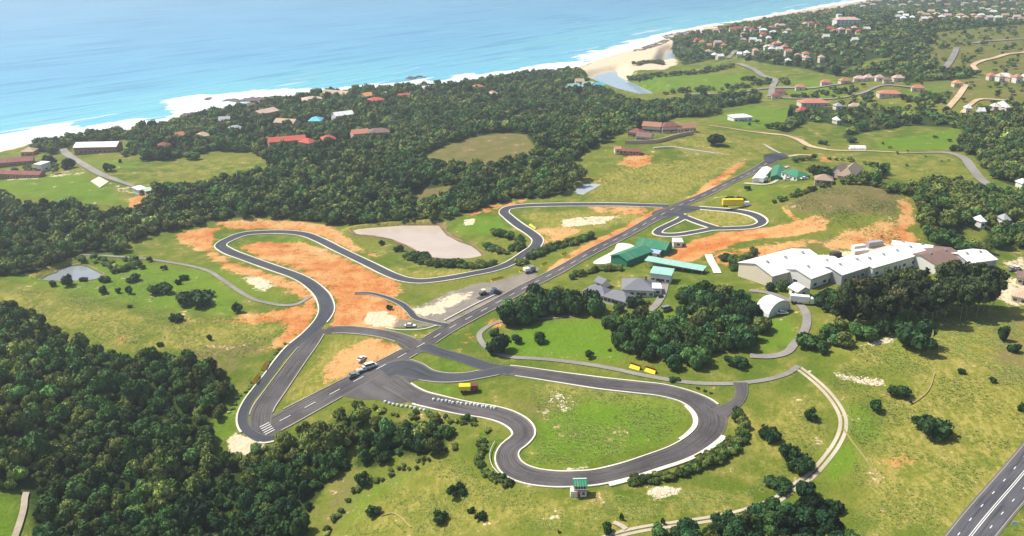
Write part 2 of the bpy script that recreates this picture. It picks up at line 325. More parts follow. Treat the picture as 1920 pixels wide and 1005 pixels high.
 ('S',.5,4,[(0,322),(85,325),(150,318),(160,325),(80,335),(0,338)]), ('S',.5,4,[(205,338),(240,352),(262,362),(240,365),(215,350)]),
]
def axis(segs):
    out = []
    for a, b, st in segs: out.append(np.arange(a, b, st))
    return np.concatenate(out)
GX = axis([(-3000,-900,120),(-900,-320,7),(-320,380,1.5),(380,900,6),(900,3001,100)])
GY = axis([(-900,80,40),(80,600,1.5),(600,900,3.2),(900,1500,7),(1500,3000,60)])
gx, gy = np.meshgrid(GX, GY); gP = np.stack([gx.ravel(), gy.ravel()], -1)
gz = H(gP[:, 0], gP[:, 1])
keep = sdf(gP, LAND) < 130                                  # the sheet runs out under the sea and stops there
chan = {k: np.zeros(len(gP), np.float32) for k in 'DLOSBUG'}
for k, st, soft, pl in GROUND:
    w = U(pl, H0); lo_, hi_ = w.min(0)-soft-1, w.max(0)+soft+1
    m = np.flatnonzero(np.all((gP > lo_) & (gP < hi_), 1)); d = sdf(gP[m], w)
    chan[k][m] = np.maximum(chan[k][m], st*(1-sstep(-soft, soft, d)))
WOODS = {k: U(v, H0) for k, v in FOREST.items()}; CLEAR = [U(c, H0) for c in CLEARINGS]
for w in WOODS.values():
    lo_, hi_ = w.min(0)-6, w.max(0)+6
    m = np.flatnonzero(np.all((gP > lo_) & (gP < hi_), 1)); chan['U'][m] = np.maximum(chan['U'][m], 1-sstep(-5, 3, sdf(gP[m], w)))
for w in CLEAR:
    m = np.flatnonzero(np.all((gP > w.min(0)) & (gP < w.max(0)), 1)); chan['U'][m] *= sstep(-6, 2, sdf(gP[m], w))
cs = -sdf(gP, LAND); chan['S'] = np.maximum(chan['S'], 1-sstep(1, 7, cs))
nx_, ny_ = len(GX), len(GY)
ii = (np.arange(ny_-1)[:, None]*nx_+np.arange(nx_-1)[None]).ravel(); q = np.stack([ii, ii+1, ii+1+nx_, ii+nx_], -1); q = q[keep[q].any(1)]
used, inv = np.unique(q, return_inverse=True); q = inv.reshape(q.shape)
def ground_mat():
    m, nt, bs = newmat('veld_ground')
    a = attr(nt, 'patch_a'); b = attr(nt, 'patch_b'); sa = N(nt, 'SeparateColor'); sb = N(nt, 'SeparateColor')
    nt.links.new(a.outputs['Color'], sa.inputs[0]); nt.links.new(b.outputs['Color'], sb.inputs[0])
    big = noise(nt, .018, 5, .6); mid = noise(nt, .11, 5, .65); fine = noise(nt, .7, 4, .7); vfine = noise(nt, 2.6, 3, .7)
    tc = N(nt, 'TexCoord'); mp = N(nt, 'Mapping'); mp.inputs['Rotation'].default_value = (0, 0, .6); mp.inputs['Scale'].default_value = (.5, .16, 1)
    nt.links.new(tc.outputs['Object'], mp.inputs[0]); streak = noise(nt, 1.2, 4, .6, mp.outputs[0])
    jit = math_(nt, 'ADD', math_(nt, 'MULTIPLY', math_(nt, 'SUBTRACT', mid, .5), 1.9), math_(nt, 'MULTIPLY', math_(nt, 'SUBTRACT', fine, .5), 1.3))
    def mask(x, k=.2, j=1.15): return ramp01(nt, math_(nt, 'ADD', x, math_(nt, 'MULTIPLY', jit, j)), .5-k, .5+k)
    def soft(x, j=.5): return math_(nt, 'MULTIPLY', x, math_(nt, 'MULTIPLY_ADD', math_(nt, 'ADD', mid, streak), 1.0, .0), clamp=True)
    c = mix(nt, ramp01(nt, big, .38, .64), (.090,.138,.015), (.165,.180,.026))
    c = mix(nt, ramp01(nt, mid, .42, .68), c, (.20,.195,.040))
    c = mix(nt, math_(nt, 'MULTIPLY', ramp01(nt, fine, .46, .70), .75), c, (.07,.115,.014))
    dry = mix(nt, ramp01(nt, math_(nt, 'ADD', math_(nt, 'MULTIPLY', streak, .6), math_(nt, 'MULTIPLY', fine, .4)), .40, .62), (.20,.195,.03), (.37,.30,.085))
    c = mix(nt, math_(nt, 'MULTIPLY', mask(sa.outputs[0], .45), .85), c, dry)
    lush = mix(nt, fine, (.075,.165,.008), (.15,.26,.018))
    c = mix(nt, math_(nt, 'MULTIPLY', mask(sa.outputs[1], .45), .85), c, lush)
    c = mix(nt, math_(nt, 'MULTIPLY', mask(sb.outputs[0], .4), .85), c, mix(nt, mid, (.085,.085,.028), (.25,.18,.085)))
    soil = mix(nt, ramp01(nt, mid, .3, .7), (.45,.135,.036), (.55,.27,.09)); soil = mix(nt, math_(nt, 'MULTIPLY', ramp01(nt, math_(nt, 'ADD', math_(nt, 'MULTIPLY', big, .7), math_(nt, 'MULTIPLY', mid, .3)), .42, .58), .75), soil, (.55,.34,.14))
    soil = mix(nt, math_(nt, 'MULTIPLY', ramp01(nt, streak, .54, .68), .55), soil, (.36,.115,.035)); soil = mix(nt, math_(nt, 'MULTIPLY', ramp01(nt, vfine, .6, .8), .4), soil, (.62,.44,.24))
    soil = mix(nt, math_(nt, 'MULTIPLY', ramp01(nt, fine, .5, .75), .4), soil, (.30,.12,.035))
    c = mix(nt, mask(sa.outputs[2], .14, 1.25), c, soil)
    c = mix(nt, mask(sb.outputs[2], .16, .9), c, mix(nt, mid, (.13,.12,.115), (.34,.29,.23)))
    c = mix(nt, mask(a.outputs['Alpha'], .13, 1.1), c, mix(nt, fine, (.46,.34,.20), (.78,.67,.50)))
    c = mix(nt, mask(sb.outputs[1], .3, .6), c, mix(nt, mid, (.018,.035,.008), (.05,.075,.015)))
    k = math_(nt, 'MULTIPLY_ADD', vfine, .9, .55); v = N(nt, 'VectorMath', operation='SCALE'); nt.links.new(c, v.inputs[0]); nt.links.new(k, v.inputs['Scale'])
    nt.links.new(v.outputs[0], bs.inputs['Base Color']); bs.inputs['Roughness'].default_value = .95; bs.inputs['Specular IOR Level'].default_value = .05
    bump(nt, bs, math_(nt, 'ADD', math_(nt, 'MULTIPLY', mid, 2.5), fine), .55, .9)
    return m
M_GROUND = ground_mat()
z1 = np.ones(len(used))
ground = link('ground', mesh_from('ground', np.column_stack([gP[used], gz[used]]), q.astype(np.int32), M_GROUND,
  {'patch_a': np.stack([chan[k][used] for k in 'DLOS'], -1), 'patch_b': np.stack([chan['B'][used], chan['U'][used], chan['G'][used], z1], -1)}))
tag(ground, 'rolling green coastal grassland with bare orange soil patches', kind='structure'); ground.data.shade_smooth()
# ------------------------------------------------------------ the sea, ponds, river
SX = axis([(-6000,-1200,200),(-1200,1300,9),(1300,6001,200)]); SY = axis([(250,560,60),(560,1500,6.5),(1500,2600,25),(2600,9001,300)])
sx, sy = np.meshgrid(SX, SY); sP = np.stack([sx.ravel(), sy.ravel()], -1); off = sdf(sP, LAND)
FOAMPX = [(-200,300),(-60,262),(0,252),(60,240),(130,234),(150,243),(170,236),(250,224),(300,227),(325,216),(312,200),(296,190),(330,182),(400,175),(480,170),(560,166),(620,165),(660,163),(700,158),(750,152),(830,150),(880,139),(960,130),(1020,121),(1080,115),(1100,98),(1150,87),(1200,72),(1260,58),(1320,47),(1380,40),(1420,31),(1480,20),(1560,6),(1650,-14),(1850,-50),(1900,-30),(1640,20),(1400,60),(1270,90),(1110,140),(850,175),(560,200),(345,240),(120,300),(-150,350)]
foam_d = sdf(sP, plane(FOAMPX, SEA))
foam = 1-sstep(-16, 22, foam_d)
keep = off > -60
ii = (np.arange(len(SY)-1)[:, None]*len(SX)+np.arange(len(SX)-1)[None]).ravel(); qs = np.stack([ii, ii+1, ii+1+len(SX), ii+len(SX)], -1); qs = qs[keep[qs].any(1)]
usd, inv = np.unique(qs, return_inverse=True); qs = inv.reshape(qs.shape)
def sea_mat():
    m, nt, bs = newmat('sea_water')
    o = attr(nt, 'offshore').outputs['Fac']; f = attr(nt, 'surf').outputs['Fac']
    ang = math.atan2(COAST[20][1]-COAST[5][1], COAST[20][0]-COAST[5][0])
    tc = N(nt, 'TexCoord'); mp = N(nt, 'Mapping'); mp.vector_type = 'TEXTURE'; mp.inputs['Rotation'].default_value = (0, 0, ang); mp.inputs['Scale'].default_value = (9, 1, 1)
    nt.links.new(tc.outputs['Object'], mp.inputs[0])
    swell = noise(nt, .045, 4, .55, mp.outputs[0]); chop = noise(nt, .22, 4, .6, mp.outputs[0]); patch = noise(nt, .006, 3)
    mp2 = N(nt, 'Mapping'); mp2.vector_type = 'TEXTURE'; mp2.inputs['Rotation'].default_value = (0, 0, ang); mp2.inputs['Scale'].default_value = (3.2, 1, 1)
    nt.links.new(tc.outputs['Object'], mp2.inputs[0]); lace = noise(nt, .05, 7, .62, mp2.outputs[0])
    c = mix(nt, ramp01(nt, o, 20, 330), (.15,.49,.57), (.09,.34,.54)); c = mix(nt, ramp01(nt, o, 300, 900), c, (.09,.33,.55))
    c = mix(nt, math_(nt, 'MULTIPLY', ramp01(nt, patch, .4, .65), .5), c, (.12,.40,.60))
    c = mix(nt, math_(nt, 'MULTIPLY', ramp01(nt, swell, .52, .64), .5), c, (.025,.20,.38))
    lines = math_(nt, 'MULTIPLY', ramp01(nt, math_(nt, 'ADD', swell, math_(nt, 'MULTIPLY', lace, .35)), .76, .82), ramp01(nt, o, 150, 60))
    fm = ramp01(nt, math_(nt, 'ADD', f, math_(nt, 'MULTIPLY', math_(nt, 'SUBTRACT', lace, .5), 2.8)), .56, .66)
    fm = math_(nt, 'MAXIMUM', fm, math_(nt, 'MULTIPLY', lines, .5))
    c = mix(nt, fm, c, mix(nt, chop, (.58,.66,.68), (.84,.85,.84)))
    nt.links.new(c, bs.inputs['Base Color']); bs.inputs['IOR'].default_value = 1.33
    nt.links.new(math_(nt, 'MULTIPLY_ADD', fm, .55, .30), bs.inputs['Roughness'])
    bump(nt, bs, math_(nt, 'ADD', math_(nt, 'MULTIPLY', swell, 3), chop), .8, 2.2)
    return m
sea = link('sea', mesh_from('sea', np.column_stack([sP[usd], np.full(len(usd), SEA)]), qs.astype(np.int32), sea_mat(), {'offshore': off[usd], 'surf': foam[usd]}))
tag(sea, 'turquoise ocean with white surf breaking along the shore', kind='structure'); sea.data.shade_smooth()
def water_mat(name, col, rough, alb=.5):
    m, nt, bs = newmat(name); c = mix(nt, noise(nt, .05, 4), tuple(x*.78 for x in col), tuple(min(1, x*1.2) for x in col))
    nt.links.new(c, bs.inputs['Base Color']); bs.inputs['Roughness'].default_value = rough; bs.inputs['IOR'].default_value = 1.33
    bump(nt, bs, noise(nt, .9, 3), .12, .12); return m
def sheet(name, px, z, mat, label, grow=0.0):
    w, _ = spline(px, 1.2, closed=True); w = w[:-1]
    if grow:
        c = w.mean(0); w = c+(w-c)*(1+grow)
    o = link(name, mesh_from(name, np.column_stack([w, np.full(len(w), z)]), [tuple(range(len(w)))], mat)); return tag(o, label, kind='structure')
W_BROWN = water_mat('silty_water', (.50,.41,.335), .06); W_BAS = water_mat('basin_water', (.40,.43,.47), .15); W_POND = water_mat('pond_water', (.24,.26,.28), .08); W_RIV = water_mat('river_water', (.32,.42,.48), .1)
for (poly, zl, rim), nm, mt, lb, gr in zip(FLAT, ('pond', 'pond', 'water', 'lagoon', 'river'), (W_BROWN, W_POND, W_BAS, W_RIV, W_RIV),
   ('muddy pale brown pond beside the race track', 'small grey pond on the green meadow', 'grey water of the square reservoir below the field', 'still blue lagoon behind the sandbar', 'grey blue river mouth running to the beach'), (.02,.03,.06,.03,.06)):
    sheet(nm, poly, zl-.25, mt, lb, gr)
def embank(px, h, w, label):
    w_, _ = spline(U(px), 3.0); t = np.gradient(w_, axis=0); t /= np.linalg.norm(t, axis=1)[:, None]; nr = np.stack([-t[:, 1], t[:, 0]], -1); off_ = np.array([-1, -.45, -.2, .2, .45, 1])*w; hh = np.array([-.3, .55, 1, 1, .55, -.3])*h
    e = np.sin(np.linspace(0, math.pi, len(w_)))[:, None]**.3; P = (w_[:, None]+nr[:, None]*off_[None, :, None]).reshape(-1, 2); z = H(P[:, 0], P[:, 1])+(hh[None]*e+.0).ravel()
    i = (np.arange(len(w_)-1)[:, None]*6+np.arange(5)[None]).ravel(); n = len(P); k = np.full((n, 4), 0.0); k[:, 0] = .75; k2 = np.zeros((n, 4)); k2[:, 3] = 1; k[:, 3] = 0
    o = tag(link('embankment', mesh_from('embankment', np.column_stack([P, z]), np.stack([i, i+1, i+7, i+6], -1).astype(np.int32), M_GROUND, {'patch_a': k, 'patch_b': k2})), label, kind='structure'); o.data.shade_smooth()
embank([(640,434),(662,428),(700,424),(760,419),(822,413)], 1.6, 4, 'grassy dam wall along the far side of the muddy pond')
embank([(1062,364),(1075,352),(1094,340),(1110,334)], 1.2, 3.5, 'grassy bank beside the square reservoir')
embank([(60,520),(90,506),(120,492),(150,484)], 1.4, 4, 'grassy dam wall behind the small grey pond')
MUD = paint('mud_bank', (.23,.15,.09), .8, .4, .6)
def shore(px, label, wd):
    w_, _ = spline(px, 1.2, closed=True); Pc = w_.mean(0); nr = w_-Pc; nr /= np.linalg.norm(nr, axis=1)[:, None]; n = len(w_); A = np.vstack([w_+nr*.2, w_+nr*(wd*(1+.4*np.sin(np.arange(n)*.7)))[:, None]])
    z = H(A[:, 0], A[:, 1])+.16; i = np.arange(n-1); tag(link('bank', mesh_from('bank', np.column_stack([A, z]), np.stack([i, i+1, i+1+n, i+n], -1).astype(np.int32), MUD)), label, kind='structure')
shore(FLAT[0][0]*1.0, 'bare muddy bank round the large pond', 1.7); shore(FLAT[1][0], 'bare muddy bank round the small grey pond', 1.1)
# ------------------------------------------------------------ race track, roads and paths
ROADS = {}     # name: (centre line, half width)
def asphalt(name, c1, c2, streaks=True):
    m, nt, bs = newmat(name); ac = attr(nt, 'across').outputs['Fac']; al = attr(nt, 'along').outputs['Fac']
    big = noise(nt, .06, 4); f = noise(nt, 1.1, 5, .7)
    cv = N(nt, 'CombineXYZ'); nt.links.new(math_(nt, 'MULTIPLY', al, .02), cv.inputs[0]); nt.links.new(math_(nt, 'MULTIPLY', ac, 2.6), cv.inputs[1])
    lane = noise(nt, 2.2, 5, .6, cv.outputs[0])
    c = mix(nt, ramp01(nt, big, .3, .7), c1, c2); c = mix(nt, math_(nt, 'MULTIPLY', ramp01(nt, f, .45, .75), .35), c, tuple(x*1.5 for x in c2))
    if streaks:
        k = math_(nt, 'MULTIPLY', ramp01(nt, lane, .46, .66), .75); c = mix(nt, k, c, tuple(x*.42 for x in c1))
        edge = ramp01(nt, math_(nt, 'ABSOLUTE', ac), .78, 1.0); c = mix(nt, math_(nt, 'MULTIPLY', edge, .45), c, (.22,.19,.15))
    nt.links.new(c, bs.inputs['Base Color']); bs.inputs['Roughness'].default_value = .85; bs.inputs['Specular IOR Level'].default_value = .25
    bump(nt, bs, f, .3, .05); return m
A_OLD = asphalt('worn_asphalt', (.062,.056,.058), (.118,.106,.105)); A_NEW = asphalt('fresh_asphalt', (.050,.054,.066), (.068,.071,.082))
A_HWY = asphalt('highway_asphalt', (.075,.075,.088), (.10,.098,.108)); A_TAN = asphalt('gravel_track', (.36,.30,.22), (.50,.43,.33), False)
A_TRAIL = asphalt('trodden_grass', (.22,.20,.07), (.30,.25,.10), False); A_GREY = asphalt('grey_path', (.19,.175,.155), (.27,.25,.22), False); A_ORANGE = asphalt('dirt_track', (.45,.30,.17), (.60,.45,.29), False)
KERB = paint('kerb_concrete', (.66,.61,.51), .85, .45, .7); EDGE = paint('worn_edge', (.40,.36,.29), .9, .5, .5); WHITE = paint('road_paint', (.62,.61,.58), .7, .25, 2.0)
def ribbon(c, u, w0, w1, zoff, cols=7):
    t = np.gradient(c, axis=0); t /= np.linalg.norm(t, axis=1)[:, None]+1e-9; nrm = np.stack([-t[:, 1], t[:, 0]], -1)
    k = np.linspace(0, 1, cols); off_ = np.asarray(w0).reshape(-1, 1)*(1-k)+np.asarray(w1).reshape(-1, 1)*k
    off_ = np.broadcast_to(off_, (len(c), cols))
    P = c[:, None, :]+nrm[:, None, :]*off_[:, :, None]; P = P.reshape(-1, 2); z = H(P[:, 0], P[:, 1])+zoff
    i = (np.arange(len(c)-1)[:, None]*cols+np.arange(cols-1)[None]).ravel(); fq = np.stack([i, i+cols, i+cols+1, i+1], -1).astype(np.int32)
    return np.column_stack([P, z]), fq, np.tile(k*2-1, len(c)), np.repeat(u, cols)
LAYER = [0]
def strip(name, px, w, mat, label, zoff=None, closed=False, track=True):
    g = U(px); W_ = [w]*len(px) if np.isscalar(w) else list(w)
    q_, u = spline(np.column_stack([g, W_]), 1.4, closed); c = q_[:, :2]; hw = q_[:, 2]/2
    if zoff is None: LAYER[0] += 1; zoff = .10+.012*LAYER[0]
    if np.mean(c[:, 1]) > 620: zoff += .35
    V, fq, ac, al = ribbon(c, u, hw, -hw, zoff)
    o = tag(link(name, mesh_from(name, V, fq[:, ::-1].copy(), mat, {'across': ac, 'along': al})), label, kind='structure')
    ROADS[label] = (c, hw, u, track); return o
LOOP = [(514,821),(497,824),(474,815),(458,800),(455,780),(465,755),(483,730),(503,705),(521,680),(546,652),(575,630),(600,605),(612,584),(607,559),(592,541),(566,523),(510,502),(460,484),(425,470),(414,460),(433,448),(460,439),(498,436),(536,436),(571,440),(598,450),(636,469),(686,493),(736,517),(761,525),(790,528),(836,523),(886,514),(925,506),(955,495),(985,476),(1003,463),(1008,450),(996,438),(973,423),(953,407),(945,398),(952,391),(978,387),(1022,385),(1115,384),(1190,385),(1253,387)]
RUN = [(478,814),(504,801),(595,753),(677,709),(740,675),(800,642),(838,619),(877,598),(933,568),(1010,527),(1086,486),(1150,452),(1215,417),(1250,398),(1280,383),(1336,359),(1385,335),(1431,311),(1452,298)]
strip('runway', RUN, [8.5,9.5,9.5,9,8,7.2,6.8,6.6,6.6,6.6,6.6,6.6,7,8,7.5,6.6,6.6,7,8], A_OLD, 'straight old runway used as the main straight with dashed centre line')
strip('race_track', [(487,802),(492,770),(518,731),(553,682),(581,645),(603,617)], [7.4,8,8,7.6,6.8,4.5], A_OLD, 'grey inner asphalt lane up from the hairpin')
strip('race_track', LOOP, [3.4]*9+[4,5,5.6]+[6.2]*7+[5.6]*18+[5.4]*10+[6], A_NEW, 'dark fresh asphalt race track loop round the orange infield')
LOWER = [(735,715),(755,729),(783,745),(820,755),(870,766),(920,774),(953,784),(976,799),(982,815),(972,828),(957,840),(950,856),(960,877),(990,892),(1035,899),(1077,899),(1117,896),(1170,884),(1222,867),(1275,848),(1312,826),(1332,805),(1335,782),(1318,761),(1288,745),(1243,733),(1193,727),(1130,720),(1046,708),(971,697),(930,693)]
strip('race_track', LOWER, [8]+[6.8]*18+[7.2,7.6,8.4,9.2,8.4]+[7]*4+[6.6]*3, A_OLD, 'worn grey race track loop round the lower grass infield')
strip('race_track', [(960,697),(908,686),(870,673),(820,659),(795,650)], [6.5,6,5.6,5.6,6], A_NEW, 'upper asphalt fork joining the lower loop to the runway')
strip('race_track', [(945,694),(900,703),(870,708),(833,709),(800,704),(772,694),(745,690),(722,700)], [6,5.6,5.6,6,7,10,11,9], A_NEW, 'lower asphalt fork sweeping into the runway')
strip('race_track', [(612,620),(651,619),(701,624),(738,631),(764,640),(785,652)], [5.5,5.5,5.5,6,6.5,7], A_OLD, 'short link of asphalt above the hairpin triangle')
strip('race_track', [(665,551),(693,551),(722,558),(753,571),(768,584),(780,597),(808,605),(838,611)], [2.2,2.4,2.6,3,3,3,3,3], A_NEW, 'narrow pit lane curving down to the runway')
strip('race_track', [(1240,402),(1266,401),(1281,407),(1270,415),(1253,423),(1236,432),(1233,438),(1245,441),(1270,441),(1303,436),(1336,430),(1366,429),(1411,426),(1429,418),(1420,407),(1391,398),(1353,394),(1303,390),(1270,388)], [5.4]+[4.4]*16+[4.6,5.4], A_NEW, 'small kart loop at the far end of the runway')
strip('race_track', [(1278,405),(1311,418),(1345,429)], 4.2, A_NEW, 'diagonal kart link inside the small far loop')
def patch(name, px, mat, label, zoff):
    g = U(px); g, _ = spline(g, 2.0, closed=True); g = g[:-1]
    from mathutils.geometry import delaunay_2d_cdt
    lo_, hi_ = g.min(0), g.max(0); xx, yy = np.meshgrid(np.arange(lo_[0], hi_[0], 3), np.arange(lo_[1], hi_[1], 3)); I = np.stack([xx.ravel(), yy.ravel()], -1); I = I[sdf(I, g) < -1]
    al = np.vstack([g, I]); n = len(g); r = delaunay_2d_cdt([Vector(p) for p in al], [(i, (i+1) % n) for i in range(n)], [list(range(n))], 1, 1e-4)
    P = np.array([tuple(p) for p in r[0]]); z = H(P[:, 0], P[:, 1])+zoff; k = len(P)
    o = tag(link(name, mesh_from(name, np.column_stack([P, z]), [tuple(f) for f in r[2]], mat, {'across': np.zeros(k), 'along': P[:, 0]*.7+P[:, 1]*.7})), label, kind='structure')
    PATCHES.append(g); return o
PATCHES = []
patch('asphalt_apron', [(640,738),(668,748),(690,749),(715,751),(750,756),(783,748),(757,733),(752,722),(778,714),(800,706),(795,690),(775,680),(745,685),(700,702)], A_OLD, 'wide asphalt junction where the lower loop leaves the runway', .085)
patch('asphalt_apron', [(745,645),(770,638),(800,640),(815,648),(800,660),(770,664),(740,672),(755,655)], A_OLD, 'asphalt junction below the gravel pit area', .088)
patch('asphalt_apron', [(1300,757),(1330,764),(1360,772),(1372,772),(1362,790),(1358,810),(1340,820),(1335,790)], A_OLD, 'asphalt apron where the service road joins the lower loop', .09)
patch('asphalt_apron', [(1431,294),(1441,289),(1464,288),(1479,294),(1466,299),(1441,306)], A_NEW, 'turning apron at the far end of the runway', .35)
patch('asphalt_apron', [(1222,400),(1250,390),(1300,386),(1310,392),(1275,402),(1240,412)], A_NEW, 'asphalt crossing where far loop meets the runway', .09)
patch('pavement', [(1112,494),(1150,470),(1160,456),(1182,458),(1194,468),(1170,474),(1140,494)], KERB, 'pale concrete pit apron beside the green sheds', .1)
strip('path', [(150,478),(213,481),(276,486),(351,498),(389,508),(421,528),(451,548),(476,562),(500,568),(530,573),(556,571),(583,556)], 2.0, A_GREY, 'pale narrow service path across the left meadow', track=False)
strip('path', [(1083,592),(1036,597),(975,601),(935,605),(913,614),(899,627),(905,645),(928,663),(958,670),(1021,674),(1096,683),(1159,694),(1200,703),(1255,713),(1306,719),(1368,720),(1406,717),(1444,711),(1476,701),(1497,687)], [1.4]*4+[2.2]*16, A_GREY, 'grey park path below the dark grove', track=False)
strip('path', [(1388,718),(1390,738),(1381,755),(1361,768),(1343,778)], [5,4,4,5,6], A_OLD, 'short service road joining the lower loop')
DIRT = [(1497,690),(1523,710),(1548,733),(1568,758),(1580,783),(1580,806),(1569,832),(1550,859),(1518,894),(1490,912),(1455,938),(1441,944),(1391,961),(1341,972),(1266,983),(1215,990),(1160,1002),(1110,1020)]
for sgn, lab in ((.85, 'left wheel rut'), (-.85, 'right wheel rut')):
    g = U(DIRT); c, u = spline(g, 1.4); t = np.gradient(c, axis=0); t /= np.linalg.norm(t, axis=1)[:, None]; c = c+np.stack([-t[:, 1], t[:, 0]], -1)*sgn
    V, fq, ac, al = ribbon(c, u, .55, -.55, .10); tag(link('dirt_track', mesh_from('dirt_track', V, fq[:, ::-1].copy(), A_TAN, {'across': ac, 'along': al})), 'pale two rut farm track curving down the right meadow, '+lab, kind='structure')
ROADS['farm'] = (c, np.full(len(c), 2.0), u, False)
strip('path', [(1150,980),(1162,985),(1174,993)], 1.5, A_TAN, 'short spur of farm track by the lower bushes', track=False)
strip('path', [(1582,806),(1598,830),(1614,850),(1628,870),(1650,905)], .5, A_TRAIL, 'faint foot trail leaving the farm track bend', track=False)
strip('path', [(715,968),(735,963),(752,972),(770,990)], .45, A_TRAIL, 'faint foot trail on the mown slope', track=False)
strip('path', [(1705,760),(1725,748),(1742,730),(1752,700)], .45, A_TRAIL, 'faint foot trail on the right hillside', track=False)
strip('road', [(1405,545),(1440,550),(1478,563),(1498,571),(1510,586),(1513,602),(1506,625),(1489,646),(1474,662),(1444,669),(1406,668)], 3.2, A_GREY, 'estate drive bending past the white arched tent', track=False)
strip('road', [(1250,520),(1248,528),(1243,550),(1230,573),(1217,584)], 3.2, A_GREY, 'drive leading to the slate roofed house', track=False)
strip('path', [(1328,478),(1334,492),(1342,505),(1345,513)], 3.5, KERB, 'pale concrete ramp beside the orange terrace', track=False)
strip('road', [(1700,287),(1776,287),(1804,295),(1824,318),(1841,338),(1866,353),(1905,364)], [2,4,5.5,6,6,5.5,5], A_GREY, 'pale road climbing out of the right field', track=False)
strip('path', [(1330,236),(1400,246),(1440,251),(1470,254),(1498,263),(1518,274),(1540,279),(1560,282),(1640,284),(1700,287)], [1.5,2,3.5,4,5,5,4,3,2,2], A_ORANGE, 'sandy track along the far field edge', track=False)
strip('path', [(1432,271),(1447,280),(1463,288)], 2.5, A_TAN, 'pale track down to the runway end', track=False)
strip('path', [(1478,294),(1500,291),(1525,292)], 2.5, A_ORANGE, 'orange track leaving the runway end', track=False)
strip('path', [(1478,312),(1466,318),(1464,330),(1450,343),(1440,346),(1395,344)], 2.5, A_TAN, 'pale drive past the green roofed compound', track=False)
strip('path', [(1771,211),(1791,188),(1811,160)], 5, A_ORANGE, 'straight sandy track up the far hillside', track=False)
strip('road', [(1773,128),(1786,108),(1794,90)], 6, A_GREY, 'grey far road climbing between the hills', track=False)
strip('path', [(1831,133),(1825,123),(1841,115),(1886,103),(1930,97)], 5, A_ORANGE, 'sandy far track across the right hills', track=False)
strip('path', [(1804,213),(1821,196),(1841,187),(1891,190)], 4, A_ORANGE, 'sandy track by the far right grove', track=False)
strip('road', [(1826,82),(1870,77),(1930,74)], 5, A_GREY, 'pale far road on the top right hill', track=False)
strip('road', [(1288,178),(1336,177),(1399,172),(1440,166),(1478,165),(1520,166),(1558,161),(1600,155)], [4,4,5,7,7,6,5,5], A_GREY, 'pale road in front of the new estate', track=False)
strip('road', [(1440,184),(1500,186),(1560,186),(1615,176),(1658,161),(1720,166)], 4, A_GREY, 'lower estate road between two lawns', track=False)
strip('road', [(1379,95),(1366,110)], 6, A_GREY, 'short straight road into the far suburb', track=False)
strip('road', [(1384,120),(1411,130),(1431,143),(1452,150),(1448,165),(1444,182)], 6, A_GREY, 'grey road bending behind the estuary lawn', track=False)
strip('road', [(118,280),(126,290),(140,299),(163,313),(190,328),(216,338),(250,350)], [5,6,5,5,5,4,3], A_GREY, 'grey lane between the two school fields', track=False)
strip('path', [(50,925),(47,935),(45,954),(37,984),(30,1004),(18,1035)], 1.8, A_TAN, 'dirt path in the lower left corner', track=False)
# highway in the lower right corner
HW_C = U([(1700,1160),(1821,1004),(1920,886),(2060,725)]); hc, hu = spline(HW_C, 2); V, fq, ac, al = ribbon(hc, hu, 5.2, -5.2, .14)
hw_edge = (V[fq[0][0]], ) ; tag(link('highway', mesh_from('highway', V, fq[:, ::-1].copy(), A_HWY, {'across': ac, 'along': al})), 'dark two lane highway crossing the lower right corner', kind='structure')
ROADS['highway'] = (hc, np.full(len(hc), 6.0), hu, False)
mk = []
def marks(name, pieces, label, zoff=.2, mat=None):
    Vs, Fs, n = [], [], 0
    for c, u, a, b in pieces:
        V, fq, _, _ = ribbon(c, u, a, b, zoff, 2); Vs.append(V); Fs.append(fq[:, ::-1]+n); n += len(V)
    return tag(link(name, mesh_from(name, np.vstack(Vs), np.vstack(Fs), mat or WHITE)), label, kind='structure')
def cut(c, u, a, b):
    k = np.linspace(max(a, u[0]), min(b, u[-1]), 4); return np.column_stack([np.interp(k, u, c[:, 0]), np.interp(k, u, c[:, 1])]), k
marks('road_marking', [(hc, hu, .35, .12), (hc, hu, -.12, -.35)], 'white double centre line on the highway', .19)
marks('road_marking', [(hc, hu, 4.7, 4.55), (hc, hu, -4.55, -4.7)], 'thin worn edge lines of the highway', .19, paint('faded_paint', (.40,.36,.28), .8))
marks('road_marking', [(*cut(hc, hu, s, s+1.4), o_+.12, o_-.12) for s in np.arange(2, hu[-1]-4, 7) for o_ in (2.5, -2.5) if len(cut(hc, hu, s, s+1.6)[0]) > 1], 'short white lane dashes on the highway', .19)
rc, rhw, ru, _ = ROADS['straight old runway used as the main straight with dashed centre line']
marks('road_marking', [(*cut(rc, ru, s, s+4.2), .15, -.15) for s in np.arange(9, ru[-1]-6, 9.6) if len(cut(rc, ru, s, s+4.2)[0]) > 1], 'dashed white centre line along the runway', .27)
marks('road_marking', [(*cut(rc, ru, 2.5, 6), o_+.2, o_-.2) for o_ in (-2.9,-1.7,-.5,.7,1.9)], 'white threshold stripes at the hairpin end of the runway', .27)
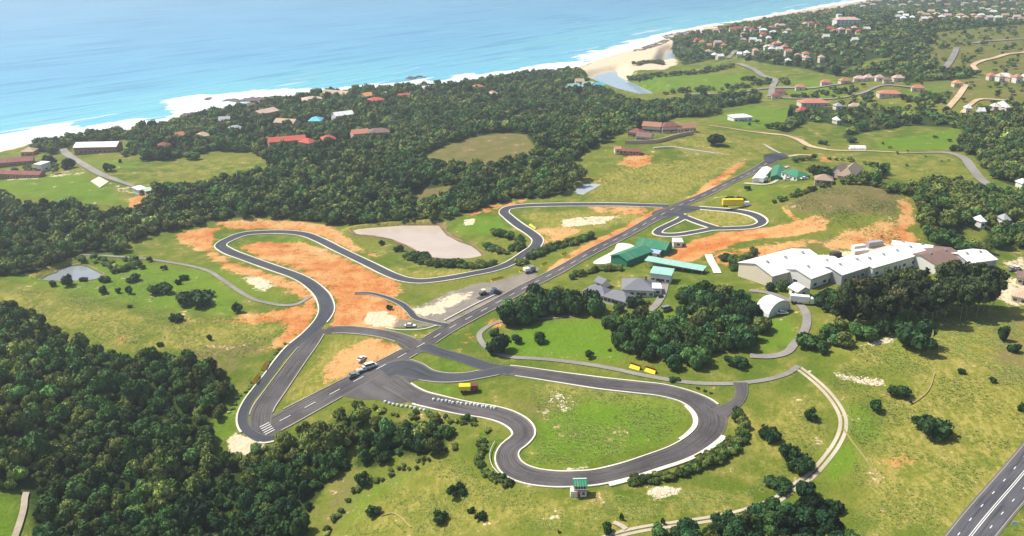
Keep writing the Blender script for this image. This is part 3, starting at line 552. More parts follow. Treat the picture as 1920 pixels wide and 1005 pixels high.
# kerbs: raised concrete edges, left out where another strip of asphalt joins
def in_asphalt(P, own):
    hit = np.zeros(len(P), bool)
    for lb, (c, hw, u, trk) in ROADS.items():
        if lb == own or not trk: continue
        for i0 in range(0, len(P), 400):
            d = np.linalg.norm(P[i0:i0+400, None]-c[None], axis=2); j = d.argmin(1); hit[i0:i0+400] |= d[np.arange(len(j)), j] < hw[j]+(2.4 if 'inner asphalt lane' in lb else .35)
    for g in PATCHES[:5]: hit |= sdf(P, g) < .6
    return hit
def kerb(own, side, wid, label, rng=None, h=.12, mat=None):
    c, hw, u, _ = ROADS[own]; t = np.gradient(c, axis=0); t /= np.linalg.norm(t, axis=1)[:, None]; nrm = np.stack([-t[:, 1], t[:, 0]], -1)*side
    inner = c+nrm*(hw-.05)[:, None]; bad = in_asphalt(c+nrm*(hw+.3)[:, None], own)
    if rng is not None:
        ok = np.zeros(len(c), bool)
        for a, b in rng:
            pa, pb = U([a, b]); ja, jb = np.linalg.norm(c-pa, axis=1).argmin(), np.linalg.norm(c-pb, axis=1).argmin(); ok[min(ja, jb):max(ja, jb)+1] = True
        bad |= ~ok
    hh = .26+h; V, Fq = [], []
    for i in range(len(c)):
        w_ = wid*(.85+.15*math.sin(u[i]*.13))
        for o_, z in ((0, hh-.2), (0, hh), (w_, hh), (w_, hh-.35)):
            p = inner[i]+nrm[i]*o_; V.append((p[0], p[1], z))
    V = np.array(V); V[:, 2] += H(V[:, 0], V[:, 1])
    for i in range(len(c)-1):
        if bad[i] or bad[i+1]: continue
        for k in range(3): Fq.append((4*i+k, 4*i+4+k, 4*i+5+k, 4*i+1+k))
    if Fq: tag(link('kerb', mesh_from('kerb', V, Fq, mat or KERB)), label, kind='structure')
LP = 'dark fresh asphalt race track loop round the orange infield'; LW = 'worn grey race track loop round the lower grass infield'
KT = 'small kart loop at the far end of the runway'
kerb(LP, 1, .68, 'cream concrete kerb on one edge of the upper loop'); kerb(LP, -1, .68, 'cream concrete kerb on the other edge of the upper loop')
kerb(LW, 1, .55, 'cream concrete kerb inside the lower loop'); kerb(LW, -1, .55, 'cream concrete kerb outside the lower loop')
kerb(LW, -1, 1.9, 'broad white run off kerb outside the long lower bend', [((1130,895),(1290,850)),((1300,845),(1350,790))], .16)
kerb(LW, 1, 1.6, 'broad white kerb inside the last bend of the lower loop', [((1285,830),(1300,750))], .16)
kerb(KT, 1, .9, 'white kerb on the inner edge of the kart loop'); kerb(KT, -1, .9, 'white kerb on the outer edge of the kart loop')
kerb('diagonal kart link inside the small far loop', 1, .7, 'white kerb along the diagonal kart link'); kerb('diagonal kart link inside the small far loop', -1, .7, 'white kerb below the diagonal kart link')
RW = 'straight old runway used as the main straight with dashed centre line'
kerb(RW, 1, .35, 'thin pale edging on the upper side of the runway', mat=EDGE); kerb(RW, -1, .35, 'thin pale edging on the lower side of the runway', mat=EDGE)
for k_, lb_ in (('grey inner asphalt lane up from the hairpin', 'cream edging of the inner hairpin lane'), ('short link of asphalt above the hairpin triangle', 'pale edging of the link above the hairpin triangle'), ('narrow pit lane curving down to the runway', 'pale edging of the narrow pit lane'), ('lower asphalt fork sweeping into the runway', 'pale edging of the lower fork')):
    kerb(k_, 1, .4, lb_+', one side', mat=EDGE); kerb(k_, -1, .4, lb_+', other side', mat=EDGE)
def low_wall(px, h, w, label, name='barrier_wall', mat=None):
    c, u = spline(U(px), 1.5); V, fq, _, _ = ribbon(c, u, w/2, -w/2, 0, 2); n = len(V); top = V.copy(); top[:, 2] += h; bot = V.copy(); bot[:, 2] -= .4
    A = np.vstack([bot, top]); fs = [tuple(f[::-1]+n) for f in fq]
    for i in range(len(c)-1): fs += [(2*i, 2*i+2, n+2*i+2, n+2*i), (2*i+3, 2*i+1, n+2*i+1, n+2*i+3)]
    fs += [(0, n, n+1, 1), (n-2, n-1, 2*n-1, 2*n-2)]
    ct = A.mean(0); return tag(link(name, mesh_from(name, A-ct, fs, mat or KERB), loc=tuple(ct)), label, 'wall')
low_wall([(833,602),(880,577),(930,553)], .5, .5, 'long pale concrete pit wall between gravel lot and runway')
low_wall([(722,615),(740,619),(768,620),(795,618),(820,611)], .45, .5, 'curved white concrete barrier below the round sand pile')
# ------------------------------------------------------------ buildings
C = {'white': (.72,.70,.66), 'cream': (.64,.56,.44), 'pink': (.62,.42,.34), 'terracotta': (.52,.20,.12), 'red': (.50,.085,.06), 'maroon': (.23,.07,.06),
 'brown': (.20,.12,.10), 'tan': (.50,.36,.25), 'green': (.022,.20,.105), 'mint': (.30,.56,.46), 'turquoise': (.10,.52,.58), 'grey': (.36,.36,.38), 'slate': (.19,.19,.215),
 'roofwhite': (.88,.87,.85), 'brick': (.36,.17,.11), 'orange': (.68,.30,.10), 'dark': (.05,.05,.055), 'thatch': (.33,.25,.18), 'blue': (.32,.46,.62), 'palegreen': (.40,.52,.42)}
def wallmat(k): return paint('wall_'+k, C[k], .85, .22, .6)
def roofmat(k):
    st = None if k in ('thatch', 'grey', 'slate') else (0, .9)
    return paint('roof_'+k, C[k], .55 if k in ('green', 'mint', 'turquoise', 'roofwhite', 'white') else .8, .3, .5, stripe=st)
GLASS = paint('window_glass', (.03,.04,.05), .12, .3, 2, spec=.6); DOORM = paint('door_wood', (.16,.08,.05), .6); STEEL = paint('steel', (.42,.43,.44), .4, .3, 3, metal=.6)
FOOT = []                                                    # plan discs that trees keep out of
_wm = {}
def window(parent, x, y, z, w, h, face):                     # face: '+y','-y','+x','-x'
    key = (round(w, 2), round(h, 2))
    if key not in _wm:
        _wm[key] = (MB().box(-w/2, w/2, -.04, .04, 0, h).mesh('window', GLASS), MB().box(-w/2-.14, w/2+.14, -.03, .03, -.14, h+.12).mesh('frame', paint('frame_white', (.75,.74,.7), .6)))
    a = {'-y': 0, '+x': math.pi/2, '+y': math.pi, '-x': -math.pi/2}[face]
    o = link('window', _wm[key][0], parent, (x, y, z), a); link('frame', _wm[key][1], o); return o
def gable_roof(L, w, z, rh, kind, ov=.45, th=.22):
    """closed slab roof; kind: gable, hip, flat, mono, arch"""
    m = MB(); a, b = L/2+ov, w/2+ov
    if kind == 'flat': return m.box(-L/2-.1, L/2+.1, -w/2-.1, w/2+.1, z, z+.35)
    if kind == 'mono': return m.prism([(-b, z), (b, z+rh), (b, z+rh+th), (-b, z+th)], -a, a)
    if kind == 'arch':
        pr = [(b*math.cos(t), z+rh*math.sin(t)) for t in np.linspace(0, math.pi, 15)]; return m.prism(pr+[(p[0]*.97, max(z, p[1]-.2)) for p in pr[::-1]], -a, a)
    d = 0 if kind == 'gable' else min(a*.92, b)
    e = z-rh*ov/(w/2)
    lo_ = [(-a,-b,e), (a,-b,e), (a,b,e), (-a,b,e), (-a+d,0,z+rh), (a-d,0,z+rh)]
    n = len(m.v); m.v += [(x, y, q+th) for x, y, q in lo_]+lo_
    for f in ((0,1,5,4), (2,3,4,5), (1,2,5), (3,0,4)):
        if len(f) == 3 and kind == 'gable': continue
        m.f += [tuple(n+i for i in f), tuple(n+6+i for i in f[::-1])]
    ring = [0,1,2,3] if kind == 'hip' else [0,1,5,2,3,4]
    for i in range(len(ring)): p, q_ = ring[i], ring[(i+1) % len(ring)]; m.f.append((n+6+p, n+6+q_, n+q_, n+p))
    return m
def wall_body(L, w, h, rh, kind, base=1.6):
    m = MB()
    if kind == 'gable': return m.prism([(-w/2,-base), (w/2,-base), (w/2,h), (0,h+rh-.02), (-w/2,h)], -L/2, L/2)
    if kind == 'mono': return m.prism([(-w/2,-base), (w/2,-base), (w/2,h+rh-.05), (-w/2,h-.02)], -L/2, L/2)
    return m.box(-L/2, L/2, -w/2, w/2, -base, h-.01)
def house(name, label, cat, p0, p1, w, h, rh, kind='gable', wall='white', roof='terracotta', nwin=3, ends=0, door=True, group=None, chimney=False, zadd=0, world=None, open_side=False, front=0):
    a, b = world if world is not None else U([p0, p1]); L = float(np.linalg.norm(b-a)); c = (a+b)/2; rz = math.atan2(b[1]-a[1], b[0]-a[0])
    z = float(H([c[0]], [c[1]])[0])+zadd
    t = thing(name, label, cat, (c[0], c[1], z), rz, group)
    if open_side:                                            # lean-to: back wall and posts
        MB().box(-L/2, L/2, w/2-.2, w/2, -1.2, h+rh-.05).build('wall', wallmat(wall), t)
        for k in range(int(L/4)+1): MB().box(-.1, .1, -.1, .1, -1, h-.02).build('post', STEEL, t, (-L/2+.2+k*(L-.4)/int(L/4), -w/2+.2, 0))
    else: wall_body(L, w, h, rh, kind).build('wall', wallmat(wall), t)
    if kind == 'arch':
        pr = [(w/2*math.cos(q), h+rh*math.sin(q)) for q in np.linspace(0, math.pi, 15)]
        for s_ in (-1, 1): MB().prism([(-w/2, -.8), (w/2, -.8)]+pr, s_*L/2-.1, s_*L/2+.1).build('end_wall', wallmat(wall), t)
    r = gable_roof(L, w, h, rh, kind).build('roof', roofmat(roof), t)
    if name == 'warehouse':
        for k in range(max(2, int(L/9))): MB().box(-.5, .5, -.5, .5, -.3, .5).build('roof_vent', STEEL, r, (-L/2+L*(k+.5)/max(2, int(L/9)), -w*.06, h+rh+.15))
        MB().box(-L/2-.4, L/2+.4, -w/2-.62, -w/2-.44, h-.42, h-.2).build('gutter', STEEL, r)
    if chimney: MB().box(L*.2, L*.2+.8, .4, 1.2, h+.2, h+rh+.9).build('chimney', wallmat('brick'), r)
    ws, wh = (1.4, 1.1) if h < 4.5 else (2.0, 1.3)
    if not open_side:
        for side, y in (('-y', -w/2-.02), ('+y', w/2+.02)):
            for k in range(nwin):
                x = -L/2+L*(k+.5)/nwin
                for lv in range(max(1, int(h/2.9))): window(t, x, y, 1.0+lv*2.8, ws, wh, side)
        for side, x in (('+x', L/2+.02), ('-x', -L/2-.02)):
            for k in range(ends): window(t, x, -w/2+w*(k+.5)/ends, 1.0, ws, wh, side)
        if door: MB().box(-.5, .5, -.06, .03, 0, 2.05).build('door', DOORM, t, (0 if nwin % 2 == 0 else L/(2*nwin), -w/2-.02, 0))
    for k in np.linspace(-L/2, L/2, max(2, int(L/6)+1)): FOOT.append((c[0]+math.cos(rz)*k, c[1]+math.sin(rz)*k, w/2+2.2)); front and FOOT.append((c[0]+math.cos(rz)*k-c[0]/c[1]*front, c[1]+math.sin(rz)*k-front, w/2+2))
    return t
# --- race track buildings
house('green_shed', 'big dark green shed furthest from the house, beside the kart loop', 'shed', (1198,468), (1253,474), 11, 3.6, 2.0, 'gable', 'green', 'green', 0, 0, False)
house('green_shed', 'bright green gabled shed next to the pit apron', 'shed', (1160,497), (1207,478), 9.5, 3.2, 1.6, 'gable', 'green', 'green', 0, 0, False)
house('open_shed', 'long narrow open fronted shed with mint green roof', 'shed', (1213,499), (1319,512), 4.6, 2.6, .5, 'mono', 'tan', 'mint', 0, open_side=True)
house('lean_to', 'small blue roofed lean-to between two green sheds', 'shed', (1209,479), (1236,482), 4, 2.4, .5, 'mono', 'white', 'blue', 1)
house('white_hut', 'flat white roofed hut against the dark green shed', 'hut', (1261,461), (1279,460), 6, 2.6, .3, 'flat', 'white', 'roofwhite', 1)
house('slate_house', 'large grey slate roofed house with hipped main block', 'house', (1167,548), (1226,546), 12, 3.2, 3.0, 'hip', 'white', 'slate', 5, 2, chimney=True, front=6)
house('slate_wing', 'long low grey slate wing in front of the house', 'house', (1101,553), (1142,561), 7.5, 2.9, 2.3, 'hip', 'white', 'slate', 7, front=10)
house('slate_wing', 'angled end wing with grey slate roof by round tree', 'house', (1140,563), (1184,572), 7.5, 2.9, 2.3, 'hip', 'white', 'slate', 6, front=9)
house('entrance_block', 'white entrance block with mint green roof and red doors', 'house', (1222,526), (1259,528), 6, 4.2, .8, 'mono', 'white', 'mint', 4)
house('white_annexe', 'plain white flat annexe below the mint roofed entrance', 'house', (1210,550), (1239,548), 6, 3.0, .3, 'flat', 'white', 'roofwhite', 2)
house('white_gable', 'small white gabled block at the head of the slate wing', 'house', (1122,536), (1136,540), 5, 2.8, 1.4, 'gable', 'white', 'slate', 1)
# --- factory
house('warehouse', 'largest white warehouse with cream gable wall facing the grove', 'warehouse', (1414,528), (1513,497), 19, 5.5, 2.6, 'gable', 'cream', 'roofwhite', 0, 0, False)
house('warehouse', 'second white warehouse joined to the cream gabled one', 'warehouse', (1490,534), (1560,507), 15, 5.0, 1.8, 'gable', 'white', 'roofwhite', 4, 1, True)
house('warehouse', 'grey sided white warehouse in the middle of the factory', 'warehouse', (1552,527), (1615,505), 13, 4.6, 1.6, 'gable', 'grey', 'roofwhite', 4)
house('warehouse', 'long white factory shed running behind the gum trees', 'warehouse', (1610,512), (1712,482), 13, 4.6, 1.6, 'gable', 'white', 'roofwhite', 6)
house('warehouse', 'long narrow white store along the back of the sandy yard', 'warehouse', (1672,466), (1745,478), 6, 3.2, 1.0, 'gable', 'white', 'roofwhite', 5)
house('warehouse', 'dark brown roofed factory hall between white sheds', 'warehouse', (1722,503), (1778,488), 17, 4.4, 1.8, 'gable', 'white', 'brown', 4)
house('warehouse', 'right hand white factory hall with grey end wall', 'warehouse', (1792,503), (1842,495), 14, 4.8, 1.8, 'gable', 'grey', 'roofwhite', 4)
house('gatehouse', 'small white gatehouse by the factory entrance', 'house', (1490,549), (1506,556), 6, 2.8, 1.5, 'gable', 'white', 'roofwhite', 1, 1)
house('yard_house', 'cream house partly hidden behind gum trees on right edge', 'house', (1900,560), (1945,570), 10, 3, 2, 'hip', 'cream', 'tan', 3)
house('yard_house', 'small grey roofed house above the cream one on the right edge', 'house', (1905,527), (1935,532), 8, 3, 1.6, 'gable', 'cream', 'brown', 2)
# arched tent
house('arched_tent', 'white arched tent on the lawn beside the estate drive', 'tent', (1437,580), (1460,588), 12, .25, 5.5, 'arch', 'white', 'roofwhite', 0, 0, False)
# --- compound at far end of runway
house('green_hut', 'narrow deep green hut in the compound by the runway', 'hut', (1455,338), (1460,326), 6, 3, 1.2, 'gable', 'green', 'green', 1)
house('compound_house', 'white house with wide green roof and verandah', 'house', (1476,334), (1506,336), 9, 3, 2.2, 'hip', 'white', 'green', 4)
house('thatch_house', 'tan roofed house below the big dark tree', 'house', (1527,345), (1560,343), 8, 2.8, 2.2, 'hip', 'tan', 'thatch', 3)
house('thatch_house', 'steep thatched house with pointed gable by hedge', 'house', (1566,333), (1580,330), 8, 3, 4, 'gable', 'cream', 'thatch', 2)
house('thatch_house', 'long thatched house at the end of compound', 'house', (1584,336), (1602,328), 8, 3, 3.4, 'hip', 'cream', 'thatch', 2)
house('white_store', 'long white roofed store at the compound gate', 'shed', (1419,343), (1437,326), 5, 2.8, .8, 'gable', 'white', 'roofwhite', 2)
# --- hilltop lodge
for i, (a, b, w_, r_, wl, lb) in enumerate([((1182,254),(1205,256),9,'maroon','tan','tan walled lodge wing with maroon roof at the left end'),((1206,246),(1240,247),9,'brick','cream','long brownish red roofed lodge block in the middle of the hilltop'),
   ((1238,248),(1272,246),8,'maroon','cream','maroon roofed lodge block with white pillars'),((1266,247),(1300,246),8,'brick','cream','brownish red lodge row with cream gables at the right end'),
   ((1196,262),(1222,264),7,'brown','cream','low brown roofed lodge annexe below the main row')]):
    house('lodge', lb, 'lodge', a, b, w_, 4.5 if i in (1, 2) else 3.2, 2.2, 'hip' if i in (0, 2) else 'gable', wl, r_, 6, 1, True, 'lodge buildings on the hilltop')
low_wall([(1172,270),(1200,270),(1232,268),(1262,260),(1300,252)], 2.6, .6, 'curved stone terrace wall below the hilltop lodge', 'terrace_wall', wallmat('tan'))
low_wall([(1225,280),(1258,278),(1300,284),(1340,290)], 1.2, .7, 'long broken stone wall below the terrace', 'stone_wall', wallmat('cream'))
house('red_hut', 'low red roofed hut alone on the field edge', 'hut', (1166,289), (1201,289), 5, 2.4, 1.2, 'gable', 'brick', 'maroon', 3)
house('white_hut', 'tiny cream hut beside the low red roofed one', 'hut', (1152,287), (1163,286), 6, 3.2, 1.0, 'gable', 'cream', 'terracotta', 1)
house('pavilion', 'wide white roofed pavilion alone on the bright lawn', 'pavilion', (1370,226), (1404,226), 11, 3.6, 1.6, 'hip', 'white', 'roofwhite', 4)
house('long_tunnel', 'long low white growing tunnel at the field edge', 'greenhouse', (1593,280), (1620,281), 5, .25, 2.6, 'arch', 'white', 'roofwhite', 0, 0, False)
# --- school campus on the left
house('school_hall', 'long school hall with bright white roof by the sea', 'hall', (147,287), (225,282), 15, 5.0, 2.2, 'gable', 'brick', 'roofwhite', 9, 2)
house('school_block', 'long dark maroon roofed classroom block at the left edge', 'school', (-12,314), (64,305), 10, 3.2, 1.8, 'gable', 'brick', 'maroon', 8)
house('school_block', 'low maroon roofed block along the lower school field', 'school', (-12,335), (80,331), 7, 3.0, 1.5, 'gable', 'brick', 'maroon', 9)
house('school_house', 'orange brick house with tan roof near the surf', 'house', (45,291), (68,289), 10, 3.4, 2.2, 'hip', 'orange', 'tan', 3)
house('white_house', 'square white house between two dark round trees', 'house', (74,320), (88,320), 9, 5.2, .3, 'flat', 'white', 'roofwhite', 2, 1)
house('field_shed', 'white roofed open shed with dark doors below the school field', 'shed', (255,364), (270,360), 7, 3, .6, 'mono', 'white', 'roofwhite', 2)
house('field_shed', 'pale green flat roofed shed beside the open one', 'shed', (271,365), (287,362), 6, 2.6, .5, 'mono', 'palegreen', 'palegreen', 2)
house('green_net_shed', 'green roofed shelter at the edge of the trees', 'shed', (114,386), (132,384), 5, 2.4, .6, 'mono', 'green', 'green', 1)
# --- coast houses along the wood
CO = [((504,276),(572,268),11,'red','terracotta','long coral red roofed block in the coastal wood',8),((566,272),(588,275),9,'red','pink','red roofed cross wing of the long coral block',3),
 ((604,268),(628,266),9,'red','pink','small separate red roofed house beside the coral block',3),((660,260),(690,256),10,'terracotta','pink','orange roofed end of the long lodge among trees',4),
 ((690,258),(730,254),11,'brown','pink','brown roofed end of the long lodge among trees',5),((582,232),(604,231),14,'turquoise','white','house with bright turquoise roof',3),
 ((626,226),(660,221),9,'roofwhite','white','long cream roofed house right of the turquoise roof',4),((567,195),(604,192),16,'pink','cream','large pinkish villa facing the surf',5),
 ((612,182),(654,182),14,'tan','cream','wide tan villa on the beach edge',6),((679,186),(695,184),11,'orange','cream','small orange roofed house behind the beach',2),
 ((691,195),(720,193),12,'red','cream','bright red roofed house with cream end wall',3),((720,183),(732,182),12,'grey','cream','beige two storey house between red roofs',2),
 ((747,187),(768,186),13,'red','pink','crimson roofed house furthest right of the red ones',2),((480,222),(514,214),13,'pink','pink','long salmon roofed house above the school',4),
 ((520,237),(556,238),11,'tan','tan','low tan house among grey trees',4),((884,170),(906,168),12,'terracotta','pink','faded red house near the dark pines',3),
 ((918,182),(928,180),9,'tan','white','tiny white gabled house in the wood by the headland',1),((785,172),(812,170),10,'white','white','white flat topped house by the surf',3),
 ((296,282),(320,280),10,'maroon','brick','brick house beside the turquoise pool',3),((370,262),(392,260),10,'tan','cream','cream house in the wood behind the upper field',3),
 ((430,250),(455,246),11,'grey','cream','grey roofed house in the wood behind the upper field',3),((412,232),(432,230),10,'grey','white','grey house near the rocky shore',2),
 ((465,205),(486,203),9,'brown','pink','brown roofed house close to the rocks',2),((1063,168),(1084,166),9,'mint','cream','mint roofed chalet left of the headland row',2),
 ((1092,164),(1112,163),9,'mint','cream','mint roofed chalet in the middle of the headland row',2),((1114,166),(1130,164),9,'turquoise','white','turquoise roofed chalet nearest to the river',2),
 ((1078,158),(1094,157),9,'tan','cream','tan roofed house above the headland chalets',2),((330,262),(345,260),8,'terracotta','cream','terracotta roofed cottage right of the pool',2)]
for a, b, w_, r_, wl, lb, nw in CO: house('coast_house', lb, 'house', a, b, w_, 4.2 if nw > 3 else 3.4, 2.4, 'hip' if nw % 2 else 'gable', wl, r_, nw, 0, True, 'houses along the coast wood', front=11)
pw = U([(294,283),(321,281),(318,272),(296,274)]); 
# swimming pool
def slab(name, px, th, mat, label, cat, edge=None):
    w = U(px); c = w.mean(0); z = float(H(w[:, 0], w[:, 1]).max()); m = MB(); P = w-c
    t = thing(name, label, cat, (c[0], c[1], z))
    m.poly([(*p, th) for p in P]); n = len(P)
    for i in range(n): m.poly([(*P[i], -1.5), (*P[(i+1) % n], -1.5), (*P[(i+1) % n], th), (*P[i], th)])
    m.build('slab', edge or mat, t)
    if edge: MB().poly([(*(p*.82), th+.05) for p in P]).build('water_surface', mat, t)
    FOOT.append((c[0], c[1], float(np.linalg.norm(P, axis=1).mean()))); return t
slab('swimming_pool', [(292,291),(322,289),(320,279),(294,281)], .3, paint('pool_water', (.10,.62,.52), .1, .1), 'bright turquoise swimming pool in a pale surround', 'pool', wallmat('pink'))
slab('tennis_court', [(170,341),(186,332),(204,341),(188,353)], .25, paint('court_slab', (.62,.55,.42), .9, .3), 'pale square concrete court between the two school fields', 'court')
# --- new estate and far town
ES = [(1548,160,20,'terracotta','ridge house in the new estate, third from the road end'),(1500,169,19,'terracotta','tiled house nearest the lower road of the new estate'),(1583,157,22,'terracotta','wide tiled house where the estate road bends'),(1610,153,20,'pink','pinkish house before the crowded part of the estate'),(1627,151,18,'pink','small pinkish house in the crowded part of the estate'),(1648,151,16,'tan','cream house in the middle of the crowded estate'),(1663,156,16,'brown','dark roofed house below the crowded estate'),(1683,152,22,'pink','last pink house at the far end of the estate row'),(1720,171,24,'terracotta','large brown tiled house standing apart on its lawn'),(1793,162,16,'orange','orange house beside the straight sandy track'),(1462,178,22,'maroon','purplish terrace block at the road junction'),(1455,185,18,'maroon','lower purplish terrace block at the road junction'),(1524,198,58,'terracotta','very long salmon roofed block on the lower lawn'),(1503,213,20,'red','red roofed house behind the tall dark trees'),(1603,206,26,'tan','long cream roofed house among dark trees'),(1666,181,44,'terracotta','long white walled villa block on the middle lawn'),(1570,205,14,'grey','little grey roofed house by the slope trees'),(1567,232,7,'roofwhite','tiny white shed on the slope')]
def by_size(name, lb, px, py, wpx, roof, wall, cat='house', group=None, depth=None, h=3.4, rh=2.2, nw=None, kind='hip', ang=None):
    k = mpp(px, py); c = U([(px, py)])[0]; L = wpx*k; a = random.uniform(-.25, .35) if ang is None else ang; d = np.array([math.cos(a), math.sin(a)])*L/2
    return house(name, lb, cat, None, None, depth or max(6, min(13, L*.6)), h, rh, kind, wall, roof, nw if nw is not None else max(1, int(L/5)), 0, L > 12, group, False, 0, (c-d, c+d), front=12)
for px, py, wp, rf, lb in ES: by_size('estate_house', lb, px, py, wp*.9, rf, 'cream' if rf != 'tan' else 'white', group='houses of the new estate')
by_size('hotel', 'big white seaside hotel block with pink roof in the far town', 1586, 49, 46, 'pink', 'white', 'hotel', h=9, rh=3, depth=14)
by_size('tower_block', 'narrow white tower block beside the far hotel', 1572, 42, 8, 'white', 'white', 'building', h=11, rh=.4, kind='flat', depth=9)
for lb, roofs, pts in [
 ('tiny red or pink tiled house in the town above the lagoon', ('terracotta','pink','red'), [(1340,62),(1352,60),(1372,60),(1382,58),(1398,57),(1412,62),(1425,57),(1306,80),(1318,84),(1332,90),(1345,86),(1358,92),(1392,82),(1430,70)]),
 ('tiny pale house in the town above the lagoon', ('tan','white','roofwhite'), [(1340,108),(1328,104),(1350,112),(1385,108),(1402,106),(1416,104),(1395,70),(1408,78),(1424,86),(1436,92),(1432,62),(1440,76)]),
 ('tiny pale villa on the slope left of the seaside hotel', ('pink','white','terracotta'), [(1446,58),(1456,54),(1466,52),(1478,60),(1474,66),(1450,66),(1442,92),(1452,90),(1462,88),(1470,94),(1446,100),(1460,98)]),
 ('tiny reddish roofed villa just below the seaside hotel', ('terracotta','red','pink'), [(1508,50),(1522,49),(1534,52),(1556,60),(1566,62),(1578,60),(1590,62),(1604,58),(1612,64),(1500,30),(1516,28),(1530,27),(1545,28),(1556,26)]),
 ('tiny white or pink house in the middle row of the far town', ('white','pink','roofwhite','tan'), [(1682,36),(1692,40),(1700,34),(1712,38),(1724,30),(1734,34),(1742,40),(1754,32),(1762,38),(1772,28),(1778,36),(1690,28),(1744,26),(1730,40)]),
 ('tiny white house in the right row of the far town', ('white','roofwhite','pink','tan'), [(1790,38),(1800,34),(1812,38),(1822,32),(1832,38),(1842,34),(1854,40),(1862,30),(1872,40),(1882,36),(1890,42),(1902,38),(1912,42),(1918,34),(1806,24),(1822,22),(1838,20),(1852,22),(1866,18),(1884,20),(1900,22),(1914,24)]),
 ('tiny pale house in the topmost row of the far town', ('pink','white','tan','terracotta'), [(1628,8),(1640,12),(1652,6),(1664,12),(1676,6),(1690,14),(1704,8),(1718,12),(1732,6),(1746,12),(1762,6),(1776,12),(1792,4),(1808,10),(1826,6),(1844,10),(1864,4),(1880,8),(1898,6),(1914,10),(1608,12),(1618,16)]),
 ('tiny cream house among the dark bush below the far town', ('tan','white','terracotta'), [(1495,112),(1508,118),(1478,106),(1512,106),(1540,118),(1476,122),(1604,82),(1626,60),(1548,76)]),
 ('tiny pink house on the far right hillside', ('pink','terracotta','white'), [(1858,150),(1870,152),(1882,149),(1894,153),(1906,156),(1918,152)]),
 ('tiny white house among the trees of the far right grove', ('white','roofwhite'), [(1815,212),(1862,206),(1876,204),(1884,210),(1838,217)])]:
    for px, py in pts: by_size('town_house', lb, px+random.uniform(-3, 3), py+random.uniform(-1.5, 1.5), random.uniform(8, 13.5), random.choice(roofs), random.choice(('white','cream','pink','cream')), group='houses: '+lb[5:], nw=1, h=random.uniform(3.4, 5.5), kind=random.choice(('hip','gable','hip')))
by_size('east_house', 'white walled cottage in the clearing of the right wood', 1834, 424, 9, 'roofwhite', 'white', nw=1)
by_size('east_house', 'grey roofed cottage under the trees of the right wood', 1880, 421, 12, 'grey', 'white', nw=1)
by_size('east_house', 'white gable showing at the right edge of the wood', 1914, 352, 10, 'roofwhite', 'white', nw=1)
# ------------------------------------------------------------ timing tower by the lower bend
c = U([(1087,927)])[0]; z = float(H([c[0]], [c[1]])[0]); ang = math.radians(2)
tw = thing('timing_tower', 'small white and orange timing tower with green roof on the track edge', 'tower', (c[0], c[1], z), ang)
MB().box(-2.2,2.2,-1.6,1.6,-.8,2.5).build('lower_wall', wallmat('white'), tw); MB().box(-2.1,2.1,-1.5,1.5,2.62,4.5).build('upper_wall', paint('tower_orange', (.62,.22,.10), .7), tw)
MB().box(-2.35,2.35,-2.3,1.7,2.5,2.62).build('balcony_floor', wallmat('grey'), tw)
MB().prism([(-1.95,4.45),(1.9,5.25),(1.9,5.42),(-1.95,4.62)], -2.45, 2.45).build('roof', roofmat('green'), tw); MB().box(-2.45,2.45,1.2,1.95,5.40,5.52).build('roof_ridge', wallmat('palegreen'), tw)
m = MB()
for x in np.linspace(-2.3, 2.3, 8): m.box(x-.04, x+.04, -2.28, -2.2, 2.62, 3.5)
m.box(-2.34, 2.34, -2.29, -2.21, 3.5, 3.58).box(-2.34, 2.34, -2.27, -2.23, 3.0, 3.06).build('railing', wallmat('white'), tw)
for x in (-1.45,-.48,.48,1.45): window(tw, x, -1.53, 3.35, .75, .85, '-y')
for x in (-.9, .9): window(tw, 2.13, x, 3.3, .9, .9, '+x')
MB().box(-.45,.45,-.05,.04,0,2.05).build('door', paint('door_red', (.45,.05,.04), .5), tw, (-.5,-1.63,0)); window(tw, 1.1, -1.63, .9, 1.0, 1.0, '-y')
m = MB()
for k in range(9): m.box(2.25, 3.0, 1.4-.32*k, 1.68-.32*k, .05+.28*k-.06, .05+.28*k)
tw.scale = (.8, .8, .8); m.build('staircase', paint('tower_orange', (.62,.22,.10)), tw); MB().box(-3.3,-2.25,-1.2,1.2,-.8,2.1).build('side_store', wallmat('white'), tw)
